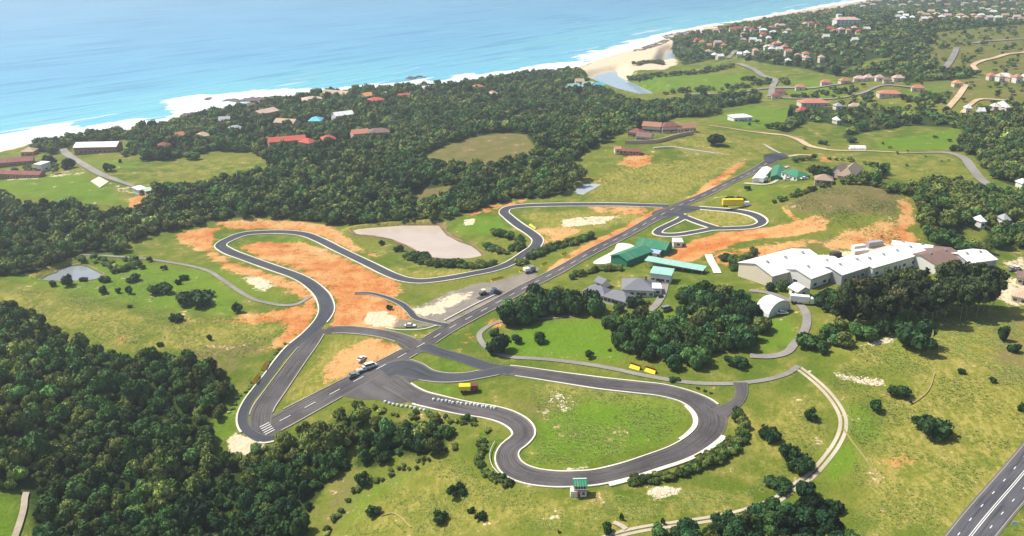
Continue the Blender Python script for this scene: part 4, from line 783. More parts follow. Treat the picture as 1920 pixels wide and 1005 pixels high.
# ------------------------------------------------------------ vehicles, banners and small things
def wheel_mesh(r, w): return MB().cyl((0,-w/2,0), (0,w/2,0), r, n=14).mesh('wheel', paint('tyre', (.025,.025,.028), .9))
W_CAR, W_TRUCK = wheel_mesh(.32, .22), wheel_mesh(.5, .3)
HUB = MB().cyl((0,-.13,0), (0,.13,0), .18, n=8).mesh('hub', STEEL)
def wheels(t, xs, y, r, me):
    for x in xs:
        for s in (-1, 1): w = link('wheel', me, t, (x, s*y, r)); link('hub', HUB, w)
def ground_at(px, py): p = U([(px, py)])[0]; return p[0], p[1], float(H([p[0]], [p[1]])[0])+.30
def heading(a, b): q = U([a, b]); return math.atan2(q[1][1]-q[0][1], q[1][0]-q[0][0])
def car(name, label, px, py, rz, body, kind='sedan', z=None):
    x, y, gz_ = ground_at(px, py); t = thing(name, label, 'car', (x, y, (gz_ if z is None else gz_+z)), rz)
    pr = {'sedan': [(-2.15,.35),(2.15,.35),(2.2,.7),(1.2,.88),(-1.5,.95),(-2.15,.85)], 'pickup': [(-2.5,.4),(2.5,.4),(2.55,.85),(1.4,1.0),(-2.5,1.0)], 'van': [(-2.4,.4),(2.3,.4),(2.4,.9),(1.8,1.1),(-2.4,1.1)]}[kind]
    MB().prism(pr, -.86, .86, 'y').build('body', body, t)
    cb = {'sedan': [(-1.6,.93),(1.15,.87),(.5,1.38),(-1.0,1.42)], 'pickup': [(-.3,1.0),(1.35,1.0),(.75,1.55),(-.2,1.58)], 'van': [(-2.4,1.1),(1.8,1.1),(1.1,1.95),(-2.35,1.98)]}[kind]
    MB().prism(cb, -.74, .74, 'y').build('window', GLASS, t)
    rt = cb[2:]; MB().prism([(rt[0][0]+.02, rt[0][1]-.02), (rt[0][0], rt[0][1]+.05), (rt[1][0], rt[1][1]+.05), (rt[1][0]-.02, rt[1][1]-.02)], -.76, .76, 'y').build('roof', body, t)
    if kind == 'pickup': MB().box(-2.4,-.4,-.7,.7,1.005,1.02).build('load_bed', paint('bed_grey', (.42,.42,.42)), t)
    for s in (-.6, .6): MB().box(pr[2][0]-.06, pr[2][0]+.01, s-.17, s+.17, pr[2][1]-.2, pr[2][1]-.05).build('headlight', paint('lamp_glass', (.8,.8,.75), .2), t)
    wheels(t, (-1.35, 1.4), .76, .32, W_CAR); return t
CW = paint('car_white', (.80,.80,.80), .25, .08, 1, spec=.6); CG = paint('car_grey', (.22,.23,.25), .3, .1, 1, spec=.6)
hd = heading((655,712), (700,690))
car('car', 'white car alone on the orange soil of the hairpin triangle', 678, 676, hd+.5, CW)
car('pickup_truck', 'white pickup with open load bed parked on the runway edge', 681, 696, hd, CW, 'pickup')
car('van', 'white van with dark windows parked ahead of the pickup', 695, 690, hd, CW, 'van')
car('car', 'grey car parked behind the pickup on the runway edge', 663, 707, hd, CG)
car('car', 'white car parked on grey gravel behind the curved barrier', 769, 613, 0, CW, z=-.2)
car('car', 'white car parked in front of the arched tent', 1466, 590, .1, CW)
car('van', 'dark van parked on the lawn beside the house drive', 1250, 583, .5, CG, 'van')
car('car', 'white car parked on the right factory road', 1906, 506, .4, CW); car('car', 'dark car parked on the right factory road', 1897, 508, .4, CG)
car('car', 'white car parked by the square white school house', 95, 315, .1, CW); car('van', 'white van beside the field sheds', 284, 372, .3, CW, 'van')
car('car', 'white car left of the verandah house in the compound', 1477, 338, 0, CW); car('car', 'white car right of the verandah house in the compound', 1508, 337, .2, CW)
def truck(name, label, px, py, rz, box, cab, L=7.5, hb=2.4, cat='truck', z=0, gap=.5):
    x, y, gz_ = ground_at(px, py); t = thing(name, label, cat, (x, y, gz_+z), rz)
    MB().box(-L,0,-1.2,1.2,1.0,1.0+hb).build('cargo_box', box, t); MB().box(-L,2.6+gap,-.5,.5,.6,.95).build('chassis', paint('chassis', (.06,.06,.06)), t)
    cbn = MB().prism([(gap,.6),(2.5+gap,.6),(2.5+gap,1.5),(2.1+gap,2.6),(gap,2.7)], -1.15, 1.15, 'y').build('cab', cab, t)
    MB().prism([(2.47+gap,1.58),(2.53+gap,1.58),(2.15+gap,2.45),(2.09+gap,2.45)], -1.0, 1.0, 'y').build('windscreen', GLASS, cbn)
    wheels(t, (-L+1, -L+2.2, 1.7+gap), 1.05, .5, W_TRUCK); return t
YEL = paint('banner_yellow', (.83,.62,.015), .5, .15, .8); RED = paint('banner_red', (.60,.045,.02), .5, .2, .8); ORG = paint('banner_orange', (.88,.50,.03), .5, .2, .8)
MAR = paint('cab_maroon', (.20,.05,.04), .4)
truck('truck', 'big yellow trailer with white cab parked above the kart loop', 1392, 388, .05, YEL, CW, 11, 3.2, gap=1.2)
truck('truck', 'yellow box truck with maroon cab on the lower infield', 882, 735, .05, YEL, MAR, 3.9, 1.5, gap=.2)
truck('truck', 'long white truck parked at the bend of the estate drive', 1516, 571, -.25, paint('truck_white', (.8,.79,.76), .4, .1), CW, 7.2, 2.3)
truck('truck', 'white truck standing beside the compound store', 1433, 341, 1.0, paint('truck_white', (.8,.79,.76)), CW, 6, 2.3)
truck('truck', 'white lorry with cab on the gravel lot near the bushes', 992, 511, .5, paint('truck_white', (.8,.79,.76)), CG, 2.6, 1.3)
for px, py, lb, L_, mt in ((1609,468,'white container nearest the back of the sandy yard',6.5,'white'),(1612,477,'long white container in front of the other white one',8,'white'),(1639,461,'grey container with red stripe at the yard fence',8,'grey'),(1597,492,'rusty brown stack of timber in the sandy yard',5,'terracotta'),(1616,489,'dark red stack of bricks in the sandy yard',5,'brick'),(1566,482,'dark steel bin at the back of the factory yard',5,'dark')):
    x, y, gz_ = ground_at(px, py); t = thing('container', lb, 'container', (x, y, gz_-.3), .35); MB().box(-L_/2,L_/2,-1.2,1.2,-.3,2.3).build('body', paint('box_'+mt, C[mt], .6, .3, 1, stripe=(0, .5)), t)
    m = MB()
    for s in (-1, 1): m.box(L_/2, L_/2+.06, s*.6-.5, s*.6+.5, .1, 2.2)
    m.build('door', paint('box_door', (.45,.43,.40), .6), t)
def banner(label, px, py, rz, L=4.2, h=1.7, c1=YEL, c2=RED):
    x, y, gz_ = ground_at(px, py); t = thing('a_frame_banner', label, 'banner', (x, y, gz_-.3), rz, 'A-frame advertising banners along the track')
    MB().prism([(-.95,-.1),(-.05,h*.62),(-.02,h*.6),(-.90,-.1)], -L/2, L/2).build('front_panel', c1, t); MB().prism([(.95,-.1),(.90,-.1),(-.02,h),(.03,h)], -L/2, L/2).build('back_panel', c2, t)
    for s in (-1, 1): MB().poly([(s*L/2*.98,-.9,-.1),(s*L/2*.98,.9,-.1),(s*L/2*.98,0,h*.9)]).build('end_panel', c2, t)
    return t
banner('yellow and red banner nearest the golf lawn edge', 1191, 690, heading((1180,683),(1230,698))); banner('yellow and red banner half under the grove trees', 1220, 697, heading((1180,683),(1230,698)))
e_ = heading((482,722), (508,680))
banner('orange banner upper of two beside the hairpin', 498, 689, e_+math.pi, 4.2, 2.4, ORG, ORG); banner('orange banner lower of two beside the hairpin', 481, 714, e_+math.pi, 4.2, 2.4, ORG, ORG)
r_ = heading((920,525), (947,518))
banner('long yellow banner at the top of the gravel lot', 932, 525, r_, 6.5, 1.3, YEL, YEL); banner('short yellow banner in the bush beside the runway', 1020, 497, heading((1010,500),(1040,485)), 4, 1.3, YEL, YEL)
banner('yellow banner furthest along the orange runway verge', 1057, 478, heading((1010,500),(1040,485)), 3.6, 1.3, YEL, YEL); banner('tiny yellow banner beside the white lorry', 977, 510, r_, 1.6, 1.2, YEL, YEL)
banner('long yellow banner inside the far bend', 1000, 425, heading((985,415),(1006,430)), 8, .9, YEL, YEL)
# road roller and paver on the gravel lot
x, y, gz_ = ground_at(907, 553); rl = thing('road_roller', 'dark road roller with white canopy on the gravel lot', 'roller', (x, y, gz_-.28), .5)
MB().cyl((1.5,-.9,.65), (1.5,.9,.65), .65, n=18).build('drum', STEEL, rl); MB().box(-1.9,1.0,-.75,.75,.6,1.5).build('body', paint('roller_olive', (.12,.11,.06)), rl)
MB().box(-1.0,.7,-.8,.8,2.5,2.62).build('canopy', wallmat('white'), rl)
for sx_ in (-.9, .6):
    for sy_ in (-.7, .7): MB().cyl((sx_,sy_,1.5), (sx_,sy_,2.5), .05, n=6).build('post', STEEL, rl)
for s in (-1, 1): link('wheel', MB().cyl((0,-.25,0), (0,.25,0), .65, n=16).mesh('wheel', paint('tyre', (.02,.02,.02))), rl, (-1.3, s*.6, .65))
x, y, gz_ = ground_at(929, 551); pv = thing('paving_machine', 'dark blue paving machine at the edge of fresh tar', 'paver', (x, y, gz_-.28), .55)
MB().prism([(-1.8,.5),(1.6,.5),(2.3,1.3),(1.4,1.2),(1.2,1.7),(-1.6,1.8)], -1.1, 1.1, 'y').build('body', paint('paver_blue', (.06,.08,.13)), pv); MB().box(-1.5,.3,-1.1,1.1,2.7,2.8).build('canopy', paint('paver_blue', (.06,.08,.13)), pv)
for s in (-1, 1): MB().box(-1.6,1.2,s*.9-.2,s*.9+.2,-.02,.6).build('crawler_track', paint('tyre', (.02,.02,.02)), pv); MB().cyl((-1.3,s*.9,1.75), (-1.3,s*.9,2.7), .06, n=6).build('post', STEEL, pv)
tarp = strip('asphalt_patch', [(900,562),(915,554),(938,545)], 4.5, A_NEW, 'strip of fresh dark tar on the gravel lot', .2)
# tyre stacks along the lower loop
ts = MB()
for k in range(3):
    prof = [(.36,0),(.42,.06),(.42,.18),(.36,.24)]
    ring = lambda r, z_: [(r*math.cos(a_), r*math.sin(a_), z_) for a_ in np.linspace(0, 2*math.pi, 13)[:-1]]
    n0 = len(ts.v); R = [ring(r, z_+k*.25) for r, z_ in prof]+[ring(.2, .24+k*.25), ring(.2, k*.25)]
    for q_ in R: ts.v += q_
    for a_ in range(6):
        for b_ in range(12): i_, j_ = n0+a_*12, n0+((a_+1) % 6)*12; ts.f.append((i_+b_, i_+(b_+1) % 12, j_+(b_+1) % 12, j_+b_))
TS = ts.mesh('tyre_stack', paint('tyre_white', (.78,.78,.76), .7, .35, 3))
def tyre_row(px, lb, step):
    c, u = spline(U(px), step)
    for p in c:
        o = link('tyre_stack', TS, None, (p[0]+random.uniform(-.25,.25), p[1]+random.uniform(-.25,.25), float(H([p[0]], [p[1]])[0])+.05)); tag(o, lb, 'tyres', 'tyre stacks: '+lb)
tyre_row([(814,750),(850,756),(890,761),(928,767)], 'white painted tyre stack in the row above the lower straight', 1.5)
tyre_row([(722,755),(745,761),(770,765),(795,771)], 'white painted tyre stack in the row below the lower straight', 1.7)
# guard rail at the S bend
gr_c, gr_u = spline(U([(928,832),(921,845),(918,860),(924,880),(936,893)]), 2.0)
ct = np.array([*gr_c.mean(0), float(H(*[[v] for v in gr_c.mean(0)])[0])]); gr = thing('guard_rail', 'pale steel guard rail round the outside of the S bend', 'rail', tuple(ct)); V, fq, _, _ = ribbon(gr_c, gr_u, .05, -.05, .75, 2)
top = V.copy(); top[:, 2] += .3; n_ = len(V); fs = [tuple(f+n_) for f in fq]
for i in range(len(gr_c)-1): fs += [(2*i, 2*i+2, n_+2*i+2, n_+2*i), (2*i+3, 2*i+1, n_+2*i+1, n_+2*i+3)]
link('rail', mesh_from('rail', np.vstack([V, top])-ct, fs, wallmat('white')), gr)
PST = MB().box(-.06,.06,-.06,.06,-.3,.8).mesh('post', STEEL)
for p in gr_c[::2]: link('post', PST, gr, tuple(np.array([p[0], p[1], float(H([p[0]], [p[1]])[0])])-ct))
x, y, gz_ = ground_at(1900, 993); sg = thing('road_sign', 'small pale blue road sign on a post beside the highway', 'sign', (x, y, gz_-.3), -.25)
MB().cyl((0,0,-.3), (0,0,2.2), .06, n=8).build('post', STEEL, sg); MB().box(-.7,.7,-.1,-.04,1.3,2.5).build('sign_board', paint('sign_face', (.55,.62,.68), .4), sg)
# ------------------------------------------------------------ trees, bushes and woods
def leaf_mat(name, dark, light, warm):
    m, nt, bs = newmat(name); tint = attr(nt, 'tint').outputs['Fac']; hue = attr(nt, 'hue').outputs['Fac']
    oi = N(nt, 'ObjectInfo'); so = N(nt, 'SeparateColor'); nt.links.new(oi.outputs['Color'], so.inputs[0])
    hu = math_(nt, 'ADD', hue, math_(nt, 'SUBTRACT', so.outputs[1], .5), clamp=True)
    c = mix(nt, ramp01(nt, hu, 0, .7), dark, light); c = mix(nt, ramp01(nt, hu, .7, 1), c, warm)
    v = N(nt, 'VectorMath', operation='SCALE'); nt.links.new(c, v.inputs[0]); nt.links.new(math_(nt, 'MULTIPLY', tint, so.outputs[0]), v.inputs['Scale'])
    nt.links.new(v.outputs[0], bs.inputs['Base Color']); bs.inputs['Roughness'].default_value = .7; bs.inputs['Specular IOR Level'].default_value = .12
    return m
LEAF = leaf_mat('foliage', (.020,.058,.021), (.060,.126,.028), (.13,.16,.035)); GUM = leaf_mat('gum_foliage', (.036,.056,.020), (.080,.105,.034), (.125,.115,.05))
BARK = paint('bark', (.16,.12,.09), .9, .4, 3); PALEBARK = paint('pale_bark', (.42,.36,.29), .8, .35, 2)
_ico = {}
def ico(n):
    if n not in _ico:
        import bmesh
        b = bmesh.new(); bmesh.ops.create_icosphere(b, subdivisions=n, radius=1); b.verts.ensure_lookup_table()
        _ico[n] = (np.array([v.co[:] for v in b.verts]), np.array([[v.index for v in f.verts] for f in b.faces])); b.free()
    return _ico[n]
def crown(seed, lobes, leaves, size, flat=.72, sub=1, open_=0.0, spread=.62, vr=1.0, lr=(.34, .55)):
    """uneven crown of unit radius standing on z=0: lumpy solid heart under loose leaf clumps; returns V, triangles, tint"""
    r = np.random.default_rng(seed); ce, ra = [], []
    for k in range(lobes):
        a = r.uniform(0, 2*math.pi); d = spread*math.sqrt(r.uniform(.02, 1)); ra.append(r.uniform(*lr)); ce.append((d*math.cos(a), d*math.sin(a), flat*(.35+.75*r.uniform(0, 1)*(1-.45*d))))
    ce, ra = np.array(ce), np.array(ra); V, T, tn = [], [], []; n = 0; iv, it = ico(sub); lt = r.uniform(.72, 1.3, lobes)
    for c, q, l in zip(ce, ra, lt):
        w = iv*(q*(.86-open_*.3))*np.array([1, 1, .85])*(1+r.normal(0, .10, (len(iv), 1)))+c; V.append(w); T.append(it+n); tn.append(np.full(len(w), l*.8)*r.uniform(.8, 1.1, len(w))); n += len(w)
    m = leaves; li = r.integers(0, lobes, m); d = r.normal(size=(m, 3)); d[:, 2] = np.abs(d[:, 2])*.9+d[:, 2]*.25; d /= np.linalg.norm(d, axis=1)[:, None]
    p = ce[li]+d*ra[li][:, None]*r.uniform(.82, 1.12, (m, 1))*np.array([1, 1, .88])
    nn = d+r.normal(0, .45, (m, 3)); nn /= np.linalg.norm(nn, axis=1)[:, None]; u = np.cross(nn, r.normal(size=(m, 3))); u /= np.linalg.norm(u, axis=1)[:, None]; w = np.cross(nn, u)
    s = size*r.uniform(.6, 1.35, (m, 1)); tri = np.stack([p+u*s, p-u*s*.6+w*s*.9, p-u*s*.6-w*s*.9], 1).reshape(-1, 3)
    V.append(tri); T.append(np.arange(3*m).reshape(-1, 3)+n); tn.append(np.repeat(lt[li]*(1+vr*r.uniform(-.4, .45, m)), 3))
    V = np.vstack(V); V[:, 2] -= min(0, V[:, 2].min()) if False else 0
    return V, np.vstack(T), np.concatenate(tn)
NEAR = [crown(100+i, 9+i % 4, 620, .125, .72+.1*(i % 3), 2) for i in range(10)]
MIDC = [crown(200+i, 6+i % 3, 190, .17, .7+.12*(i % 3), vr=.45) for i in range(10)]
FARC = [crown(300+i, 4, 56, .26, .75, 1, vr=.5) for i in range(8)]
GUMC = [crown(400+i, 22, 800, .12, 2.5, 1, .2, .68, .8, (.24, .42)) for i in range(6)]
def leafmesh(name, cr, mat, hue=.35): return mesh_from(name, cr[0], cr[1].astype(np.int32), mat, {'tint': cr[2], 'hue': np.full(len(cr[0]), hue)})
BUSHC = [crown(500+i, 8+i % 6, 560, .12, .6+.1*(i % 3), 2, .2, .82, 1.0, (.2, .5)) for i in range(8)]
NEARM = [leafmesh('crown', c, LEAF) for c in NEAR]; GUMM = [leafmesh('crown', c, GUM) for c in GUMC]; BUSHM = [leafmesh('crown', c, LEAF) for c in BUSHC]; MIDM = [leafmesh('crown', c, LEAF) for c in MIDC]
def trunkmesh(seed, h, r0, mat, forks=3):
    r = random.Random(seed); m = MB(); top = (r.uniform(-.1,.1)*h, r.uniform(-.1,.1)*h, h*.75); m.cyl((0,0,-.6), top, r0, r0*.6, 7)
    for k in range(forks):
        a = 6.28*(k+r.random()*.6)/forks; m.cyl(top, (top[0]+math.cos(a)*h*.35, top[1]+math.sin(a)*h*.35, h*(1.15+.25*r.random())), r0*.5, r0*.18, 5)
    return m.mesh('trunk', mat)
TRUNK = [trunkmesh(i, 1.0, .09, BARK) for i in range(4)]; GTRUNK = [trunkmesh(20+i, 1.0, .035, PALEBARK, 4) for i in range(4)]
def plant(name, label, cat, x, y, R, h, group=None, meshes=None, tr=None, tint=1.0, hue=.5, th=.25):
    """one tree: Empty at the base > trunk, crown; R crown radius, h total height"""
    z = float(H([x], [y])[0]); t = thing(name, label, cat, (x, y, z), random.uniform(0, 6.28), group); ms = random.choice(meshes or NEARM)
    c = link('crown', ms, t, (0, 0, h*th-.12*h)); top = max(v[2] for v in ms.bound_box_cache) if False else MAXZ[ms.name]
    c.scale = (R*random.uniform(.92, 1.08), R*random.uniform(.92, 1.08), h*(1-th+.12)/top); c.color = (tint, hue, 0, 1)
    k = link('trunk', random.choice(tr or TRUNK), t); k.scale = (max(R*.9, .8), max(R*.9, .8), h*(th+.22)); return t
MAXZ = {}
for me, cr in list(zip(NEARM, NEAR))+list(zip(GUMM, GUMC))+list(zip(MIDM, MIDC))+list(zip(BUSHM, BUSHC)): MAXZ[me.name] = float(cr[0][:, 2].max())
road_c = np.vstack([v[0] for v in ROADS.values()]); road_w = np.concatenate([v[1] for v in ROADS.values()]); FT = np.array(FOOT); WET = [f[0] for f in FLAT]
def clear_of(P, gap):
    ok = np.ones(len(P), bool)
    for i in range(0, len(P), 300):
        Q = P[i:i+300]; d = np.linalg.norm(Q[:, None]-road_c[None], axis=2)-road_w[None]; o = d.min(1) > gap[i:i+300]
        o &= (np.linalg.norm(Q[:, None]-FT[None, :, :2], axis=2)-FT[None, :, 2]).min(1) > -.5; ok[i:i+300] = o
    for w in WET: ok &= sdf(P, w) > 1.0
    return ok
def in_view(P, m=40):
    z = H0(P[:, 0], P[:, 1])-CAM_H; dep = P[:, 1]*CP-z*SP; up = P[:, 1]*SP+z*CP
    px = 960+F*P[:, 0]/dep; py = 502.5-F*up/dep; return (dep > 5) & (px > -m*3) & (px < 1920+m*3) & (py > -m) & (py < 1005+m*2)
def scatter(polys, sp, keep=1.0, holes=()):
    out = []
    for w in polys:
        lo_, hi_ = w.min(0), w.max(0); xx, yy = np.meshgrid(np.arange(lo_[0], hi_[0], sp), np.arange(lo_[1], hi_[1], sp*.87)); xx[1::2] += sp/2
        P = np.stack([xx.ravel(), yy.ravel()], -1); P += RNG.uniform(-.42, .42, P.shape)*sp; P = P[in_view(P)]; P = P[sdf(P, w) < 0]
        for h_ in holes: P = P[sdf(P, h_) > 0]
        out.append(P)
    P = np.vstack(out); return P[RNG.random(len(P)) < keep]
def merged(name, label, P, R, h, variants, hue, tint, mat=LEAF, kind='stuff', cat=None, group=None):
    """one mesh of many crowns standing close together"""
    Z = H(P[:, 0], P[:, 1]); o = np.array([P[:, 0].mean(), P[:, 1].mean(), Z.mean()]); Vs, Ts, tn, hu, n = [], [], [], [], 0
    for i in range(len(P)):
        V, T, t = variants[RNG.integers(len(variants))]; a = RNG.uniform(0, 6.28); c, s = math.cos(a), math.sin(a)
        W_ = V*np.array([R[i], R[i], h[i]*.86/1.15]); W_ = np.column_stack([W_[:, 0]*c-W_[:, 1]*s, W_[:, 0]*s+W_[:, 1]*c, W_[:, 2]+h[i]*.10])
        Vs.append(W_+np.array([P[i, 0], P[i, 1], Z[i]])-o); Ts.append(T+n); n += len(V); tn.append(t*tint[i]); hu.append(np.full(len(V), hue[i]))
    ob = link(name, mesh_from(name, np.vstack(Vs), np.vstack(Ts).astype(np.int32), mat, {'tint': np.concatenate(tn), 'hue': np.clip(np.concatenate(hu), 0, 1)}), loc=tuple(o))
    return tag(ob, label, cat, group, kind)
def vary(n, P):
    f = np.sin(P[:, 0]/23+1)*np.cos(P[:, 1]/29)*.18; h_ = np.clip(.36+f+RNG.normal(0, .26, n), 0, 1); t_ = np.clip(.98+RNG.normal(0, .30, n)+f*.5, .4, 1.8); k = RNG.random(n)
    t_[k < .09] *= 1.6; h_[k > .94] = .97; t_[k > .97] *= .7; return h_, t_                          # pale and brownish kinds among the dark ones
# --- the valley wood: its nearest trees one by one, the rest as a mass
P = scatter([WOODS['valley'], WOODS['valley_spur']], 3.9, .97); R = 1.5+2.3*RNG.random(len(P))**1.3+1.3*(RNG.random(len(P)) < .1); P_ok = clear_of(P, R+1.2); P, R = P[P_ok], R[P_ok]
hgt = R*RNG.uniform(1.3, 2.2, len(P)); hu, ti = vary(len(P), P)
order = np.argsort(np.hypot(P[:, 0], P[:, 1])); N_IND = 215; nearest = order[:N_IND]; rest = order[N_IND:]
for i in nearest: plant('valley_tree', 'dense green tree crowded into the near part of the valley wood, lower left', 'tree', P[i, 0], P[i, 1], R[i], hgt[i], 'trees in the near part of the valley wood', None, None, ti[i], hu[i]+.15, .12)
merged('valley_wood', 'upper part of the dark valley wood on the left slope', P[rest], R[rest], hgt[rest], NEAR, hu[rest], ti[rest])
# --- the belt of wood behind the track, coast bush, hillside woods
def wood(key, name, label, sp, rr, keep, variants, holes=(), hs=(1.3, 1.8), dhue=0.0, dt=1.0):
    P = scatter([WOODS[k] for k in key], sp, keep, holes); R = RNG.uniform(*rr, len(P)); ok = clear_of(P, R*.8); P, R = P[ok], R[ok]
    hu, ti = vary(len(P), P); return merged(name, label, P, R, R*RNG.uniform(*hs, len(P)), variants, np.clip(hu+dhue, 0, 1), ti*dt)
wood(['belt'], 'wood_belt', 'broad belt of dark wood between the race track and the coast', 5.0, (1.9, 5.2), .93, MIDC, CLEAR, (1.1, 2.0), -.12, 1.0)
wood(['coast'], 'coast_bush', 'dark windswept bush behind the left shore', 6, (3, 4.8), .9, MIDC)
wood(['east', 'east_top'], 'east_wood', 'dense wood along the right edge', 5.4, (2.8, 4.8), .95, MIDC, CLEAR)
wood(['suburb'], 'suburb_trees', 'grey green trees filling the far town slopes', 10, (3.2, 6.2), .74, FARC, (), (.9, 1.4), .05, 1.15)
wood(['slope', 'hills'], 'slope_bush', 'bush in bands across the far green slopes', 9, (2.8, 6), .66, FARC, (), (1.0, 1.5), .08, 1.15)
WOODS['right_hills'] = U([(1700,75),(1750,64),(1930,48),(1930,200),(1850,200),(1760,212),(1660,215),(1500,200),(1480,186),(1600,150),(1690,150)], H0); WOODS['mid_lawns'] = U([(1330,222),(1480,205),(1640,255),(1800,240),(1830,300),(1640,320),(1480,280),(1400,245)], H0)
wood(['right_hills'], 'hill_bush', 'scattered dark bushes over the far right hills', 11, (1.6, 4.6), .34, FARC, (), (.9, 1.4))
wood(['mid_lawns'], 'lawn_bush', 'sparse bushes on the lawns beyond the runway end', 13, (.8, 2.6), .10, MIDC, (), (.9, 1.4))
def band(name, label, px, wid, sp, rr, variants, cat=None, hs=(1.0, 1.5), keep=.95, dt=1.0, dhue=0.0, kind=None, gap=.5):
    c, u = spline(U(px), sp); k = max(1, int(round(wid/sp))); Ps = []
    for j in range(k): Ps.append(c+RNG.normal(0, sp*.2, c.shape)+(np.array([0.0, 1.0])*(j-(k-1)/2)*sp+np.array([RNG.uniform(-.3, .3)*sp, 0])))
    P = np.vstack(Ps); P = P[RNG.random(len(P)) < keep]; R = RNG.uniform(*rr, len(P)); ok = clear_of(P, R*.75+gap-.5); P, R = P[ok], R[ok]; hu, ti = vary(len(P), P)
    return merged(name, label, P, R, R*RNG.uniform(*hs, len(P)), variants, np.clip(hu+dhue, 0, 1), ti*dt, kind=kind, cat=cat)
band('hedge', 'long curving hedge outside the last bend of the lower loop', [(1380,778),(1392,790),(1396,808),(1385,830),(1360,848),(1325,866)], 5, 1.9, (1.2, 2.1), NEAR, 'hedge')
band('hedge', 'low dark hedge under the white run off kerb', [(1315,872),(1285,885),(1245,897),(1200,904),(1175,909)], 3, 1.7, (1.0, 1.8), NEAR, 'hedge')
band('shrubbery', 'rough green shrubs outside the S bend', [(905,832),(900,850),(896,866),(905,882),(925,897),(955,908)], 5, 1.7, (.8, 1.5), NEAR, 'shrubs', dt=1.1, dhue=.1)
band('shrubbery', 'rough green shrubs between the lower straight and valley spur', [(700,768),(760,778),(830,788),(890,795),(915,812)], 4, 2.4, (.9, 1.6), NEAR, 'shrubs', dt=1.1, dhue=.15, keep=.6)
band('shrubbery', 'pale rough shrubs on the meadow edge below the valley spur', [(850,838),(790,868),(740,886),(690,905),(660,930),(625,975),(605,1010)], 4, 2.0, (.7, 1.3), NEAR, 'shrubs', dt=1.3, dhue=.3, keep=.6)
band('shrubbery', 'bright tall grass bank outside the hairpin', [(430,770),(448,745),(478,710),(510,672),(545,640)], 3, 1.8, (.7, 1.2), NEAR, 'shrubs', dt=1.45, dhue=.35, keep=.55, hs=(.5, .8))
band('hedge', 'dark bank of bushes between the runway and the far bend', [(945,503),(975,494),(1000,483),(1040,466),(1075,456),(1110,445)], 6, 2.6, (1.7, 2.6), NEAR, 'hedge')
band('hedge', 'dark bushes along the near shore of the brown pond', [(765,483),(790,492),(820,498),(870,500),(915,500),(950,492)], 5, 2.8, (1.8, 3.0), NEAR, 'hedge')
band('hedge', 'bushes at the right end of the brown pond', [(905,468),(920,470),(945,475),(965,470),(978,458),(960,448),(930,440)], 7, 2.8, (1.7, 3.0), NEAR, 'hedge', keep=.85)
band('hedge', 'bushes below the green sheds beside the runway', [(1075,520),(1100,512),(1130,506),(1160,506)], 5, 2.2, (1.4, 2.3), NEAR, 'hedge')
band('hedge', 'dark bush thicket left of the factory warehouse', [(1348,492),(1365,488),(1382,496),(1375,505),(1400,484),(1412,478)], 5, 2.4, (1.6, 2.8), NEAR, 'hedge')
band('hedge', 'sparse hedge on the rim of the brown mound', [(1447,380),(1480,372),(1510,362),(1545,350),(1600,345),(1650,352),(1690,360)], 4, 3.2, (1.6, 2.8), MIDC, 'hedge')
band('hedge', 'row of bushes behind the compound', [(1480,304),(1510,300),(1545,300),(1590,303),(1625,310),(1650,318)], 4, 3.6, (1.5, 2.7), MIDC, 'hedge', keep=.6)
band('hedge', 'dark trees round the end of compound', [(1600,345),(1625,342),(1650,330),(1658,322),(1640,345)], 5, 3.4, (2.2, 3.8), MIDC, 'hedge', hs=(1.3, 1.9))
band('tree_row', 'row of dark trees on the top of the right field', [(1660,358),(1690,360),(1720,352),(1745,355)], 6, 3.6, (2, 3.6), MIDC, 'trees')
band('tree_row', 'upper row of trees across the estuary lawn', [(1180,149),(1220,145),(1270,141),(1320,136),(1372,126)], 9, 5, (2.5, 4.5), MIDC, 'trees')
band('tree_row', 'lower row of trees below the estuary lawn', [(1250,176),(1290,172),(1340,168),(1385,166),(1420,160)], 8, 5, (2.5, 4.5), MIDC, 'trees', keep=.75)
band('tree_row', 'bushes along the bank of the river mouth', [(1128,178),(1165,190),(1205,198),(1245,192)], 8, 5, (2, 3.4), MIDC, 'trees')
band('tree_row', 'bushy band between the two estate lawns', [(1480,186),(1540,178),(1590,172),(1610,170)], 8, 5, (2.2, 4), MIDC, 'trees', keep=.8)
band('tree_row', 'trees by the road junction before the estate', [(1395,150),(1415,152),(1432,158),(1462,152),(1474,158)], 10, 5, (2.6, 4.4), MIDC, 'trees')
band('tree_row', 'trees beside the cricket lawn in front of the pavilion', [(1440,240),(1465,244),(1488,236),(1500,228),(1492,216)], 8, 4.4, (2.6, 4.4), MIDC, 'trees')
band('tree_row', 'dark trees below the long villa on the middle lawn', [(1620,186),(1640,190),(1712,190),(1730,196),(1760,186),(1738,180)], 9, 4.6, (2.6, 4.5), MIDC, 'trees', keep=.85)
band('tree_row', 'thin bush along the wide field top', [(1130,258),(1090,285),(1066,312),(1090,322)], 4, 4, (2, 3.4), MIDC, 'trees')
band('shrubbery', 'bushes among the buildings at the left school', [(20,330),(52,318),(66,328),(95,308),(108,325)], 4, 4, (2, 3.2), MIDC, 'shrubs', keep=.7)
band('shrubbery', 'bushes round the swimming pool', [(235,292),(262,288),(285,296),(310,299),(340,292),(365,300)], 6, 4, (2.5, 4), MIDC, 'shrubs')
band('shrubbery', 'shrubs on the far bank of the small grey pond', [(150,490),(180,488),(205,500),(225,510),(250,500),(262,492),(240,488)], 5, 2.6, (1.2, 2.4), NEAR, 'shrubs', keep=.7, dt=1.2)
band('hedge', 'small island of bush on the beach sandbar', [(1196,122),(1210,119),(1228,118),(1240,121)], 10, 5, (3.5, 5), MIDC, 'bush', hs=(.9, 1.2))
